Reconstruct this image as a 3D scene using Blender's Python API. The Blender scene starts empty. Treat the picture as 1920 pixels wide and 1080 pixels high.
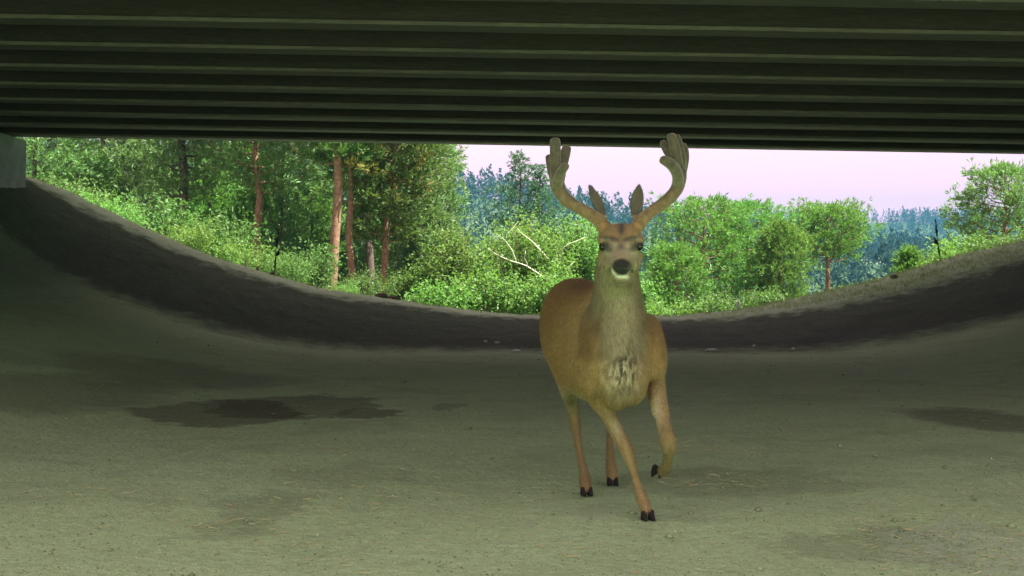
import bpy, bmesh, math, random
import numpy as np
from mathutils import Vector, noise

# ------------------------------------------------------------------ scene, camera, light
sc = bpy.context.scene
COL = sc.collection
random.seed(7)
rng = np.random.default_rng(11)

CAM_H, F, CX, HY = 0.98, 2200.0, 960.0, 555.0      # metres, pixels of a 1920 wide frame


def W(px, py, d):
    """photo pixel + distance along the view axis -> world point"""
    return Vector(((px - CX) / F * d, d, CAM_H + (HY - py) / F * d))


cam = bpy.data.cameras.new('camera')
cam.sensor_width = 36.0
cam.lens = 36.0 * F / 1920.0
cam.shift_y = (HY - 540.0) / 1920.0
cam.clip_start = 0.05
cam.clip_end = 6000
cam_ob = bpy.data.objects.new('camera', cam)
COL.objects.link(cam_ob)
cam_ob.location = (0, 0, CAM_H)
cam_ob.rotation_euler = (math.pi / 2, 0, 0)
sc.camera = cam_ob

SUN_EL = math.radians(62)
SUN_AZ = math.radians(106)          # clockwise from the view axis (+Y): from the right, a touch behind
sun_dir = Vector((math.sin(SUN_AZ) * math.cos(SUN_EL), math.cos(SUN_AZ) * math.cos(SUN_EL), math.sin(SUN_EL)))

world = bpy.data.worlds.new('World')
sc.world = world
world.use_nodes = True
nt = world.node_tree
for n in list(nt.nodes):
    nt.nodes.remove(n)
sky = nt.nodes.new('ShaderNodeTexSky')
sky.sky_type = 'NISHITA'
sky.sun_disc = False
sky.sun_elevation = SUN_EL
sky.sun_rotation = SUN_AZ
sky.air_density = 1.0
sky.dust_density = 3.0
sky.ozone_density = 1.0
EXPO = 2.9
EX = 2.0 ** EXPO
gain = nt.nodes.new('ShaderNodeVectorMath'); gain.operation = 'MULTIPLY'
SKY_STR = 0.15
gain.inputs[1].default_value = (5.0, 2.8, 2.9)
capn = nt.nodes.new('ShaderNodeVectorMath'); capn.operation = 'MINIMUM'
capn.inputs[1].default_value = tuple(c / EX / SKY_STR for c in (2.25, 1.36, 1.70))
bg = nt.nodes.new('ShaderNodeBackground')
bg.inputs['Strength'].default_value = SKY_STR
wout = nt.nodes.new('ShaderNodeOutputWorld')
nt.links.new(sky.outputs[0], gain.inputs[0])
nt.links.new(gain.outputs[0], capn.inputs[0])
nt.links.new(capn.outputs[0], bg.inputs['Color'])
nt.links.new(bg.outputs[0], wout.inputs['Surface'])

sun = bpy.data.lights.new('sun', 'SUN')
sun.energy = 4.4
sun.angle = math.radians(0.5)
sun.color = (1.0, 0.95, 0.86)
sun_ob = bpy.data.objects.new('sun', sun)
COL.objects.link(sun_ob)
sun_ob.location = (30, -10, 40)
sun_ob.rotation_euler = sun_dir.to_track_quat('Z', 'Y').to_euler()

vs = sc.view_settings
vs.view_transform = 'Standard'
vs.look = 'None'
vs.exposure = EXPO
vs.gamma = 1.0
vs.use_curve_mapping = False
sc.cycles.use_denoising = True
sc.cycles.max_bounces = 10
sc.cycles.diffuse_bounces = 6
sc.cycles.volume_bounces = 0
sc.cycles.sample_clamp_indirect = 6


# ------------------------------------------------------------------ helpers
def tag(o, label=None, cat=None, group=None, kind=None):
    if label: o['label'] = label
    if cat: o['category'] = cat
    if group: o['group'] = group
    if kind: o['kind'] = kind
    return o


def link(name, me, mat=None, parent=None):
    o = bpy.data.objects.new(name, me)
    COL.objects.link(o)
    if mat is not None and not me.materials:
        me.materials.append(mat)
    if parent is not None:
        o.parent = parent
    return o


def empty(name, loc):
    o = bpy.data.objects.new(name, None)
    COL.objects.link(o)
    o.location = loc
    o.empty_display_size = 0.2
    return o


def mesh_tris(name, v, f, smooth=False):
    v = np.asarray(v, dtype=np.float32).reshape(-1, 3)
    f = np.asarray(f, dtype=np.int32)
    k = f.shape[1]
    me = bpy.data.meshes.new(name)
    me.vertices.add(len(v))
    me.vertices.foreach_set('co', v.ravel())
    me.loops.add(f.size)
    me.loops.foreach_set('vertex_index', f.ravel())
    me.polygons.add(len(f))
    me.polygons.foreach_set('loop_start', np.arange(0, f.size, k, dtype=np.int32))
    me.polygons.foreach_set('loop_total', np.full(len(f), k, dtype=np.int32))
    if smooth:
        me.polygons.foreach_set('use_smooth', np.ones(len(f), dtype=bool))
    me.update(calc_edges=True)
    me.validate()
    return me


class MB:
    """collects vertices and quads / tris"""
    def __init__(self):
        self.v, self.f = [], []

    def tube(self, pts, rad, n=7, cap=True):
        pts = [Vector(p) for p in pts]
        base = len(self.v)
        up = Vector((0.13, 0.31, 0.94))
        for i, p in enumerate(pts):
            t = (pts[min(i + 1, len(pts) - 1)] - pts[max(i - 1, 0)])
            if t.length < 1e-9: t = Vector((0, 0, 1))
            t.normalize()
            a = t.cross(up)
            if a.length < 1e-3: a = t.cross(Vector((1, 0, 0)))
            a.normalize()
            b = t.cross(a)
            r = rad[i] if hasattr(rad, '__len__') else rad
            ra, rb = (r if hasattr(r, '__len__') else (r, r))
            for k in range(n):
                an = 2 * math.pi * k / n
                self.v.append(p + a * (math.cos(an) * ra) + b * (math.sin(an) * rb))
        for i in range(len(pts) - 1):
            for k in range(n):
                k2 = (k + 1) % n
                self.f.append((base + i * n + k, base + i * n + k2, base + (i + 1) * n + k2, base + (i + 1) * n + k))
        if cap:
            self.f.append(tuple(base + k for k in range(n))[::-1])
            e = base + (len(pts) - 1) * n
            self.f.append(tuple(e + k for k in range(n)))

    def rings(self, rings):
        """closed loft through rings of equal length"""
        base = len(self.v)
        n = len(rings[0])
        for r in rings:
            self.v.extend(Vector(p) for p in r)
        for i in range(len(rings) - 1):
            for k in range(n):
                k2 = (k + 1) % n
                self.f.append((base + i * n + k, base + i * n + k2, base + (i + 1) * n + k2, base + (i + 1) * n + k))
        self.f.append(tuple(base + k for k in range(n))[::-1])
        e = base + (len(rings) - 1) * n
        self.f.append(tuple(e + k for k in range(n)))

    def box(self, x0, x1, y0, y1, z0, z1):
        b = len(self.v)
        for z in (z0, z1):
            for (x, y) in ((x0, y0), (x1, y0), (x1, y1), (x0, y1)):
                self.v.append(Vector((x, y, z)))
        for q in ((3, 2, 1, 0), (4, 5, 6, 7), (0, 1, 5, 4), (1, 2, 6, 5), (2, 3, 7, 6), (3, 0, 4, 7)):
            self.f.append(tuple(b + i for i in q))

    def mesh(self, name, smooth=False):
        me = bpy.data.meshes.new(name)
        me.from_pydata([tuple(p) for p in self.v], [], self.f)
        if smooth:
            me.polygons.foreach_set('use_smooth', np.ones(len(me.polygons), dtype=bool))
        me.update()
        return me

    def build(self, name, mat, parent=None, smooth=False):
        return link(name, self.mesh(name, smooth), mat, parent)


def sstep(a, b, x):
    t = min(max((x - a) / (b - a), 0.0), 1.0)
    return t * t * (3 - 2 * t)


def smooth_table(tab):
    xs = np.array([t[0] for t in tab]); zs = np.array([t[1] for t in tab])
    g = np.linspace(xs[0], xs[-1], 400)
    z = np.interp(g, xs, zs)
    k = np.hanning(11); k /= k.sum()
    zp = np.pad(z, 5, mode='edge')
    z = np.convolve(zp, k, mode='valid')
    return lambda x: float(np.interp(x, g, z))


# ------------------------------------------------------------------ materials
def mat_new(name):
    m = bpy.data.materials.new(name)
    m.use_nodes = True
    n = m.node_tree.nodes
    p = n['Principled BSDF']
    return m, m.node_tree, p


def noise_node(nt, scale, detail=4.0, rough=0.55, vec=None, dist=0.0):
    n = nt.nodes.new('ShaderNodeTexNoise')
    n.inputs['Scale'].default_value = scale
    n.inputs['Detail'].default_value = detail
    n.inputs['Roughness'].default_value = rough
    n.inputs['Distortion'].default_value = dist
    if vec is not None:
        nt.links.new(vec, n.inputs['Vector'])
    return n


def ramp(nt, fac, stops):
    r = nt.nodes.new('ShaderNodeValToRGB')
    el = r.color_ramp.elements
    while len(el) < len(stops): el.new(0.5)
    for e, (p, c) in zip(el, stops):
        e.position = p
        e.color = (*c, 1) if len(c) == 3 else c
    nt.links.new(fac, r.inputs[0])
    return r


def mixc(nt, fac, a, b, mode='MIX'):
    m = nt.nodes.new('ShaderNodeMix')
    m.data_type = 'RGBA'
    m.blend_type = mode
    for sock, v in ((m.inputs[0], fac), (m.inputs[6], a), (m.inputs[7], b)):
        if hasattr(v, 'links') or isinstance(v, bpy.types.NodeSocket):
            nt.links.new(v, sock)
        elif isinstance(v, (int, float)):
            sock.default_value = v
        else:
            sock.default_value = (*v, 1)
    return m.outputs[2]


def math_node(nt, op, a, b=None, clamp=False):
    m = nt.nodes.new('ShaderNodeMath')
    m.operation = op
    m.use_clamp = clamp
    for i, v in enumerate((a, b)):
        if v is None: continue
        if isinstance(v, bpy.types.NodeSocket): nt.links.new(v, m.inputs[i])
        else: m.inputs[i].default_value = v
    return m.outputs[0]


def bump(nt, p, height, strength, dist):
    b = nt.nodes.new('ShaderNodeBump')
    b.inputs['Strength'].default_value = strength
    b.inputs['Distance'].default_value = dist
    nt.links.new(height, b.inputs['Height'])
    nt.links.new(b.outputs[0], p.inputs['Normal'])
    return b


def simple(name, col, rough=0.9, var=0.25, scale=8.0, bump_s=0.0, spec=0.2):
    m, t, p = mat_new(name)
    tc = t.nodes.new('ShaderNodeTexCoord')
    n = noise_node(t, scale, 5, 0.6, tc.outputs['Object'])
    lo = tuple(c * (1 - var) for c in col); hi = tuple(min(1, c * (1 + var)) for c in col)
    r = ramp(t, n.outputs[0], [(0.3, lo), (0.7, hi)])
    t.links.new(r.outputs[0], p.inputs['Base Color'])
    p.inputs['Roughness'].default_value = rough
    p.inputs['Specular IOR Level'].default_value = spec
    if bump_s:
        bump(t, p, n.outputs[0], bump_s, 0.02)
    return m


def foliage(name, c1, c2, trans=0.35, c3=None, c3w=0.0, nscale=0.9, gloss=0.012):
    """needle / leaf colour with variety by object and by clump, some light passing through"""
    m = bpy.data.materials.new(name)
    m.use_nodes = True
    t = m.node_tree
    for n in list(t.nodes): t.nodes.remove(n)
    out = t.nodes.new('ShaderNodeOutputMaterial')
    tc = t.nodes.new('ShaderNodeTexCoord')
    oi = t.nodes.new('ShaderNodeObjectInfo')
    n1 = noise_node(t, nscale, 4, 0.65, tc.outputs['Object'])
    n2 = noise_node(t, 9.0, 2, 0.5, tc.outputs['Object'])
    f = math_node(t, 'ADD', math_node(t, 'MULTIPLY', n1.outputs[0], 0.6), math_node(t, 'MULTIPLY', n2.outputs[0], 0.4))
    r = ramp(t, f, [(0.33, c1), (0.66, c2)])
    col = r.outputs[0]
    if c3 is not None:
        n3 = noise_node(t, nscale * 1.4, 3, 0.6, tc.outputs['Object'])
        k = ramp(t, n3.outputs[0], [(0.62 - c3w, (0, 0, 0)), (0.70 - c3w, (1, 1, 1))])
        col = mixc(t, k.outputs[0], col, c3)
    hsv = t.nodes.new('ShaderNodeHueSaturation')
    t.links.new(col, hsv.inputs['Color'])
    t.links.new(math_node(t, 'ADD', math_node(t, 'MULTIPLY', oi.outputs['Random'], 0.03), 0.485), hsv.inputs['Hue'])
    t.links.new(math_node(t, 'ADD', math_node(t, 'MULTIPLY', oi.outputs['Random'], 0.30), 0.88), hsv.inputs['Value'])
    d = t.nodes.new('ShaderNodeBsdfDiffuse')
    tr = t.nodes.new('ShaderNodeBsdfTranslucent')
    gl = t.nodes.new('ShaderNodeBsdfGlossy'); gl.inputs['Roughness'].default_value = 0.45
    gl.inputs['Color'].default_value = (0.5, 0.5, 0.5, 1)
    mx = t.nodes.new('ShaderNodeMixShader'); mx.inputs[0].default_value = trans
    mg = t.nodes.new('ShaderNodeMixShader'); mg.inputs[0].default_value = gloss
    t.links.new(hsv.outputs[0], d.inputs['Color'])
    t.links.new(mixc(t, 1.0, hsv.outputs[0], (1.15, 1.25, 0.6), 'MULTIPLY'), tr.inputs['Color'])
    t.links.new(d.outputs[0], mx.inputs[1]); t.links.new(tr.outputs[0], mx.inputs[2])
    t.links.new(mx.outputs[0], mg.inputs[1]); t.links.new(gl.outputs[0], mg.inputs[2])
    t.links.new(mg.outputs[0], out.inputs['Surface'])
    return m


M = {}
M['pine_lit'] = foliage('young_pine_needles', (0.058, 0.150, 0.036), (0.108, 0.220, 0.050), 0.35, (0.140, 0.190, 0.050), -0.02)
M['pine_dark'] = foliage('pine_needles', (0.070, 0.150, 0.055), (0.125, 0.220, 0.075), 0.32, (0.115, 0.145, 0.042), -0.02)
M['pine_yellow'] = foliage('browning_pine_needles', (0.048, 0.112, 0.032), (0.092, 0.150, 0.042), 0.32, (0.20, 0.165, 0.055), 0.05)
M['fir'] = foliage('fir_needles', (0.042, 0.110, 0.055), (0.070, 0.155, 0.078), 0.25)
M['leaf'] = foliage('bright_leaves', (0.062, 0.145, 0.036), (0.125, 0.220, 0.056), 0.45, (0.15, 0.22, 0.055), -0.04)
M['leaf_dull'] = foliage('shrub_leaves', (0.045, 0.105, 0.030), (0.090, 0.165, 0.048), 0.40, (0.11, 0.14, 0.05), -0.02)
M['grass'] = foliage('rim_grass', (0.16, 0.25, 0.12), (0.32, 0.45, 0.25), 0.30, (0.10, 0.22, 0.06), -0.02, 0.5)
M['far'] = foliage('far_conifers', (0.012, 0.026, 0.013), (0.022, 0.042, 0.018), 0.1, None, 0, 0.03, gloss=0.0)
M['bark'] = simple('pine_bark', (0.16, 0.10, 0.06), 0.95, 0.45, 9.0, 0.6)
M['bark_dark'] = simple('dark_bark', (0.07, 0.055, 0.042), 0.95, 0.4, 9.0, 0.6)
M['deadwood'] = simple('bleached_wood', (0.40, 0.42, 0.30), 0.85, 0.25, 14.0, 0.3)
M['stalk'] = simple('dry_dark_stalk', (0.018, 0.016, 0.013), 0.9, 0.4, 40.0, 0.4)
M['straw'] = simple('straw', (0.46, 0.50, 0.22), 0.8, 0.35, 3.0)
M['pebble'] = simple('pebble_stone', (0.24, 0.34, 0.17), 0.9, 0.5, 2.0)
M['pale_stone'] = simple('pale_stone', (0.70, 0.82, 0.68), 0.8, 0.12, 20.0, 0.3)
M['clod'] = simple('dark_soil_clod', (0.06, 0.05, 0.038), 0.95, 0.4, 30.0, 0.6)

# ------------------------------------------------------------------ terrain
D_EDGE = 23.5                      # far edge of the bridge
D_RIM = 26.0
rim_px = [(0, 318), (45, 326), (120, 352), (200, 392), (300, 440), (400, 482), (520, 517), (600, 541), (740, 563), (850, 578),
          (960, 588), (1130, 592), (1290, 591), (1370, 582), (1450, 568), (1540, 549), (1640, 525), (1780, 485), (1920, 452)]
rim_tab = [(W(a, b, D_RIM).x, W(a, b, D_RIM).z) for a, b in rim_px]
rim_tab = [(-40, 5.4), (-18, 5.3), (-13.5, 4.3)] + rim_tab + [(15, 3.2), (20, 4.7), (24, 5.4), (40, 5.4)]
R_prof = smooth_table(rim_tab)
N_prof = smooth_table([(-40, 5.4), (-18, 5.2), (-14, 4.1), (-11, 3.62), (-10.3, 3.45), (-9.7, 2.75), (-8.7, 1.62), (-6.9, 0.9), (-5.1, 0.36), (-3.6, 0.08), (-2.6, 0.0),
                       (5.2, 0.0), (6.8, 0.16), (8.9, 0.6), (11, 1.2), (15, 2.7), (19, 4.3), (22, 5.2), (40, 5.4)])
T_prof = smooth_table([(-60, 2.6), (-25, 2.2), (-14, 1.7), (-7, 0.9), (-3, 0.2), (0, -0.5), (3, -0.7), (7, -0.2), (12, 0.6), (20, 1.2), (60, 1.5)])


def fbm(x, y, s, seed=0.0):
    return noise.fractal(Vector((x * s + seed, y * s - seed, seed)), 1.0, 2.0, 4)


HS = 1.6


def hill_z(x, y):
    return HS * hill_unit(x / HS, y / HS)


def hill_unit(x, y):
    ra = float(np.interp(x, [-300, -120, -45, -21, -9.5, 6.4, 25, 38, 52, 70, 95, 150, 300], [43, 43, 40, 35, 31.5, 28.5, 24.5, 22.5, 20, 16.5, 12, 6, 4]))
    a = ra * sstep(110, 350, y)
    rb = float(np.interp(x, [-300, 0, 60, 110, 160, 200, 260, 400], [34, 38, 42, 43.5, 43, 44.5, 45, 45]))
    b = rb * sstep(210, 690, y)
    z = (a ** 4 + b ** 4) ** 0.25
    return z - 2.5 + 1.5 * fbm(x, y, 0.02, 3.1) * min(1, max(0, (y - 130) / 80))


def ground_z(x, y, detail=True):
    n, r, t = N_prof(x), R_prof(x), T_prof(x)
    if y < -2:
        n *= 1 - sstep(2, 16, -y) * 0.97
    if y < 28:
        u = min(max((y - 20.0) / 5.7, 0), 1)
        s = sstep(0, 1, u) * 0.55 + 0.45 * min(1.0, u * 1.08)
        z = n + (r - n) * s
        z -= 0.10 * sstep(25.9, 28, y)
    else:
        z = r - 0.10
    if y > 25.95:
        k = min(1.0, (y - 25.95) / 9.5) ** 0.85
        z = z * (1 - k) + t * k
    if y > 60:
        k = sstep(60, 125, y)
        z = z * (1 - k) + (hill_z(x, y)) * k
    if detail and y < 60:
        w = 1.0
        under = sstep(19.5, 22, y)
        z += fbm(x, y, 0.35, 1.7) * 0.035 + fbm(x, y, 1.6, 5.0) * (0.010 + 0.016 * under) + fbm(x, y, 5.0, 9.0) * (0.004 + 0.012 * under)
    return z


def graded(a, b, fine0, fine1, step, grow=1.16):
    mid = list(np.arange(fine0, fine1 + 1e-6, step))
    s, x, lo = step, fine0, []
    while x > a:
        s *= grow; x -= s; lo.append(max(x, a))
    s, x, hi = step, fine1, []
    while x < b:
        s *= grow; x += s; hi.append(min(x, b))
    return lo[::-1] + mid + hi


def sheet(name, xs, ys, fn):
    v = np.array([(x, y, fn(x, y)) for y in ys for x in xs], dtype=np.float32)
    nx, ny = len(xs), len(ys)
    i = np.arange(nx * ny).reshape(ny, nx)
    f = np.stack([i[:-1, :-1], i[:-1, 1:], i[1:, 1:], i[1:, :-1]], -1).reshape(-1, 4)
    return mesh_tris(name, v, f, True)


# soil material: colour, damp stains with their own outlines, gravel, relief
m, t, p = mat_new('trodden_soil')
tc = t.nodes.new('ShaderNodeTexCoord')
P = tc.outputs['Object']
nA = noise_node(t, 0.55, 5, 0.6, P)
nB = noise_node(t, 3.2, 6, 0.65, P)
nC = noise_node(t, 28.0, 5, 0.7, P)
nD = noise_node(t, 140.0, 3, 0.7, P)
def soil(k):
    return tuple(q * k for q in (0.50, 0.79, 0.385))


base = ramp(t, nA.outputs[0], [(0.32, soil(0.74)), (0.5, soil(0.95)), (0.68, soil(1.12))])
c = mixc(t, 0.45, base.outputs[0], ramp(t, nB.outputs[0], [(0.3, soil(0.68)), (0.7, soil(1.2))]).outputs[0])
c = mixc(t, 0.40, c, ramp(t, nC.outputs[0], [(0.28, soil(0.42)), (0.5, soil(0.95)), (0.74, soil(1.5))]).outputs[0])
c = mixc(t, 0.34, c, ramp(t, nD.outputs[0], [(0.32, soil(0.30)), (0.70, soil(1.65))]).outputs[0])
nM = noise_node(t, 1.1, 7, 0.72, P, 0.6)
c = mixc(t, ramp(t, nM.outputs[0], [(0.50, (0, 0, 0)), (0.66, (0.55, 0.55, 0.55))]).outputs[0], c, soil(0.62))
nG = noise_node(t, 11.0, 5, 0.75, P)
c = mixc(t, ramp(t, nG.outputs[0], [(0.60, (0, 0, 0)), (0.70, (0.6, 0.6, 0.6))]).outputs[0], c, soil(0.45))
sep = t.nodes.new('ShaderNodeSeparateXYZ')
# warped coordinates for the stain outlines
wn = noise_node(t, 1.6, 9, 0.72, P)
wv = t.nodes.new('ShaderNodeVectorMath'); wv.operation = 'MULTIPLY_ADD'
wv.inputs[1].default_value = (0.9, 1.9, 0); 
t.links.new(wn.outputs['Color'], wv.inputs[0])
t.links.new(P, wv.inputs[2])
t.links.new(wv.outputs[0], sep.inputs[0])
OFFX, OFFY = 0.45, 0.95


def stain(cx, cy, rx, ry, soft=0.25):
    dx = math_node(t, 'DIVIDE', math_node(t, 'SUBTRACT', sep.outputs[0], cx + OFFX), rx)
    dy = math_node(t, 'DIVIDE', math_node(t, 'SUBTRACT', sep.outputs[1], cy + OFFY), ry)
    r2 = math_node(t, 'ADD', math_node(t, 'POWER', math_node(t, 'ABSOLUTE', dx), 2.0), math_node(t, 'POWER', math_node(t, 'ABSOLUTE', dy), 2.0))
    k = t.nodes.new('ShaderNodeMapRange')
    k.interpolation_type = 'SMOOTHSTEP'
    k.inputs[1].default_value = 1.0 + soft; k.inputs[2].default_value = 1.0 - soft
    t.links.new(r2, k.inputs[0])
    return k.outputs[0]


def px_stain(px, py, wpx, y0, y1, soft=0.25):
    d0, d1 = CAM_H * F / (y1 - HY), CAM_H * F / (y0 - HY)
    d = CAM_H * F / (py - HY)
    return stain((px - CX) / F * d, 0.5 * (d0 + d1), wpx / 2 / F * d, 0.5 * (d1 - d0), soft)


damp = [(px_stain(410, 775, 290, 752, 802, .15), 0.55), (px_stain(560, 758, 300, 742, 780, .2), 0.5), (px_stain(690, 775, 130, 768, 784, .2), 0.55),
        (px_stain(840, 762, 60, 756, 768, .3), 0.35), (px_stain(110, 770, 330, 735, 800, .5), 0.35), (px_stain(330, 722, 420, 705, 740, .6), 0.35),
        (px_stain(640, 895, 260, 868, 925, .6), 0.18), (px_stain(470, 975, 170, 935, 1010, .5), 0.22),
        (px_stain(1850, 790, 230, 765, 815, .5), 0.5), (px_stain(1370, 900, 460, 880, 930, .6), 0.28), (px_stain(1600, 1010, 420, 990, 1040, .6), 0.26)]
for s, k in damp:
    c = mixc(t, math_node(t, 'MULTIPLY', s, k), c, (0.055, 0.045, 0.030))
grav = px_stain(1830, 1010, 330, 975, 1075, .5)
c = mixc(t, math_node(t, 'MULTIPLY', grav, ramp(t, nC.outputs[0], [(0.45, (0, 0, 0)), (0.62, (1, 1, 1))]).outputs[0]), c, (0.46, 0.66, 0.42))
# far bank and side slopes darkened to paint in their shade; dry grass outside
sp = t.nodes.new('ShaderNodeSeparateXYZ')
t.links.new(P, sp.inputs[0])
yy = math_node(t, 'ADD', sp.outputs[1], math_node(t, 'MULTIPLY', nB.outputs[0], 1.6))


def mr(val, a, b):
    k = t.nodes.new('ShaderNodeMapRange'); k.interpolation_type = 'SMOOTHSTEP'
    k.inputs[1].default_value = a; k.inputs[2].default_value = b
    t.links.new(val, k.inputs[0])
    return k.outputs[0]


bank_shade = mixc(t, ramp(t, nC.outputs[0], [(0.3, (0, 0, 0)), (0.7, (1, 1, 1))]).outputs[0], (0.012, 0.028, 0.011), (0.042, 0.092, 0.037))
bank_shade = mixc(t, math_node(t, 'MULTIPLY', ramp(t, nB.outputs[0], [(0.45, (0, 0, 0)), (0.7, (1, 1, 1))]).outputs[0], 0.5), bank_shade, (0.058, 0.113, 0.048))
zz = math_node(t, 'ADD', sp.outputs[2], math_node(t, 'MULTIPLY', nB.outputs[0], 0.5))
c = mixc(t, math_node(t, 'MULTIPLY', math_node(t, 'MAXIMUM', mr(yy, 20.3, 22.0), math_node(t, 'MULTIPLY', mr(zz, 0.35, 1.9), 0.85)), 0.975), c, bank_shade)
dry = mixc(t, nC.outputs[0], (0.19, 0.31, 0.165), (0.38, 0.56, 0.33))  # dry grass tone, lightened to paint the lit band of the rim
xr = math_node(t, 'MULTIPLY', mr(sp.outputs[0], 1.5, 8.0), 0.9)  # brings the painted lit band further in on the right
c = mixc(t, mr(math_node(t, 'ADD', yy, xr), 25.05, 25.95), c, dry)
veg = mixc(t, nB.outputs[0], (0.045, 0.075, 0.022), (0.12, 0.13, 0.05))
c = mixc(t, mr(yy, 30.0, 34.0), c, veg)
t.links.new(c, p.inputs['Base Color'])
p.inputs['Roughness'].default_value = 0.95
p.inputs['Specular IOR Level'].default_value = 0.15
nE = noise_node(t, 9.0, 6, 0.7, P)
hgt = math_node(t, 'ADD', math_node(t, 'ADD', math_node(t, 'MULTIPLY', nC.outputs[0], 0.6), math_node(t, 'MULTIPLY', nD.outputs[0], 0.25)), math_node(t, 'ADD', math_node(t, 'MULTIPLY', nB.outputs[0], 0.9), math_node(t, 'MULTIPLY', nE.outputs[0], 0.7)))
bump(t, p, hgt, 0.9, 0.06)
M['soil'] = m

xs = graded(-900, 900, -14, 15, 0.11)
ys = graded(-600, 150, 3.6, 29, 0.11)
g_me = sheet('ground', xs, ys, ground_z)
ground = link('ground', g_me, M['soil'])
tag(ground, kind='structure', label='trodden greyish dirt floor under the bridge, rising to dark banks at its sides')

# far hills
m, t, p = mat_new('hill_forest_floor')
tc = t.nodes.new('ShaderNodeTexCoord')
n1 = noise_node(t, 0.03, 5, 0.6, tc.outputs['Object'])
hc = ramp(t, n1.outputs[0], [(0.3, (0.030, 0.055, 0.022)), (0.7, (0.055, 0.085, 0.032))]).outputs[0]
sp = t.nodes.new('ShaderNodeSeparateXYZ')
t.links.new(tc.outputs['Object'], sp.inputs[0])
dx = math_node(t, 'DIVIDE', math_node(t, 'SUBTRACT', sp.outputs[0], 195), 13)
dy = math_node(t, 'DIVIDE', math_node(t, 'SUBTRACT', sp.outputs[1], 632), 30)
rr = math_node(t, 'ADD', math_node(t, 'MULTIPLY', dx, dx), math_node(t, 'MULTIPLY', dy, dy))
k = t.nodes.new('ShaderNodeMapRange'); k.inputs[1].default_value = 1.2; k.inputs[2].default_value = 0.8
t.links.new(rr, k.inputs[0])
hc = mixc(t, k.outputs[0], hc, (0.30, 0.34, 0.16))
t.links.new(hc, p.inputs['Base Color'])
p.inputs['Roughness'].default_value = 1.0
p.inputs['Specular IOR Level'].default_value = 0.0
M['hill'] = m
hxs = list(np.linspace(-1400, 1500, 150))
hys = list(np.linspace(140, 1225, 120))
hill = link('hills', sheet('hills', hxs, hys, lambda x, y: hill_z(x, y) - (0.4 if y < 165 else 0)), M['hill'])
tag(hill, kind='structure', label='hazy blue wooded hills beyond the trees')


def far_wood():
    V, Fc = [], []
    r2 = random.Random(5)
    n = 0
    cnt = 0
    while cnt < 13000:
        y = 165 + (r2.random() ** 0.8) * 990
        x = (r2.random() * 1.25 - 0.62) * y * 0.95
        if ((x / HS - 195) / 14) ** 2 + ((y / HS - 632) / 32) ** 2 < 1: continue
        if 176 < x * 640 / y < 206 and 500 * HS < y < 632 * HS: continue
        cnt += 1
        z = hill_z(x, y) - 0.5
        h = 7 + 7 * r2.random(); rad = h * (0.20 + 0.10 * r2.random())
        sq = 0.55 + 0.5 * r2.random()
        kn = 80 if y < 330 else 40
        for q in range(kn):
            u = r2.random() ** 0.8
            rq = rad * (1 - u) ** sq * math.sqrt(r2.random()) + 0.08
            an = r2.random() * 6.2832
            cx, cy, cz = x + math.cos(an) * rq, y + math.sin(an) * rq, z + h * (0.12 + 0.88 * u)
            sz = h * (0.036 if y < 330 else 0.05) * (0.7 + r2.random())
            b = len(V)
            for e in range(3):
                V.append((cx + r2.uniform(-1, 1) * sz, cy + r2.uniform(-1, 1) * sz, cz + r2.uniform(-1.2, 1.2) * sz))
            Fc.append((b, b + 1, b + 2))
    return mesh_tris('far_wood', V, Fc)


fw = link('far_forest', far_wood(), M['far'])
tag(fw, 'distant hazy blue-green conifer wood covering the hills', 'forest', kind='stuff')

# ------------------------------------------------------------------ bridge
m, t, p = mat_new('girder_steel')
tc = t.nodes.new('ShaderNodeTexCoord')
mp = t.nodes.new('ShaderNodeMapping'); mp.inputs['Scale'].default_value = (0.25, 3, 3)
t.links.new(tc.outputs['Object'], mp.inputs['Vector'])
n1 = noise_node(t, 3.0, 6, 0.65, mp.outputs[0])
n2 = noise_node(t, 22.0, 4, 0.65, mp.outputs[0])
c = ramp(t, n1.outputs[0], [(0.3, (0.026, 0.021, 0.020)), (0.7, (0.052, 0.042, 0.040))]).outputs[0]
c = mixc(t, 0.35, c, ramp(t, n2.outputs[0], [(0.35, (0.02, 0.018, 0.016)), (0.7, (0.085, 0.075, 0.06))]).outputs[0])
t.links.new(c, p.inputs['Base Color'])
p.inputs['Roughness'].default_value = 0.85
p.inputs['Specular IOR Level'].default_value = 0.2
bump(t, p, n2.outputs[0], 0.3, 0.01)
M['steel'] = m
m, t, p = mat_new('pale_flange')  # bottom flanges, paler than the webs
tc = t.nodes.new('ShaderNodeTexCoord')
mp = t.nodes.new('ShaderNodeMapping'); mp.inputs['Scale'].default_value = (0.3, 3, 3)
t.links.new(tc.outputs['Object'], mp.inputs['Vector'])
n1 = noise_node(t, 2.0, 6, 0.7, mp.outputs[0])
n2 = noise_node(t, 14.0, 5, 0.7, mp.outputs[0])
c = ramp(t, n1.outputs[0], [(0.3, (0.056, 0.048, 0.045)), (0.7, (0.125, 0.108, 0.098))]).outputs[0]
c = mixc(t, 0.4, c, ramp(t, n2.outputs[0], [(0.35, (0.035, 0.033, 0.028)), (0.68, (0.16, 0.142, 0.125))]).outputs[0])
t.links.new(c, p.inputs['Base Color'])
p.inputs['Roughness'].default_value = 0.9
bump(t, p, n2.outputs[0], 0.4, 0.01)
M['flange'] = m
M['concrete'] = simple('abutment_concrete', (0.15, 0.19, 0.18), 0.9, 0.25, 3.0, 0.3)
M['deck'] = simple('deck_concrete', (0.16, 0.155, 0.14), 0.9, 0.3, 2.0, 0.2)

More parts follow.
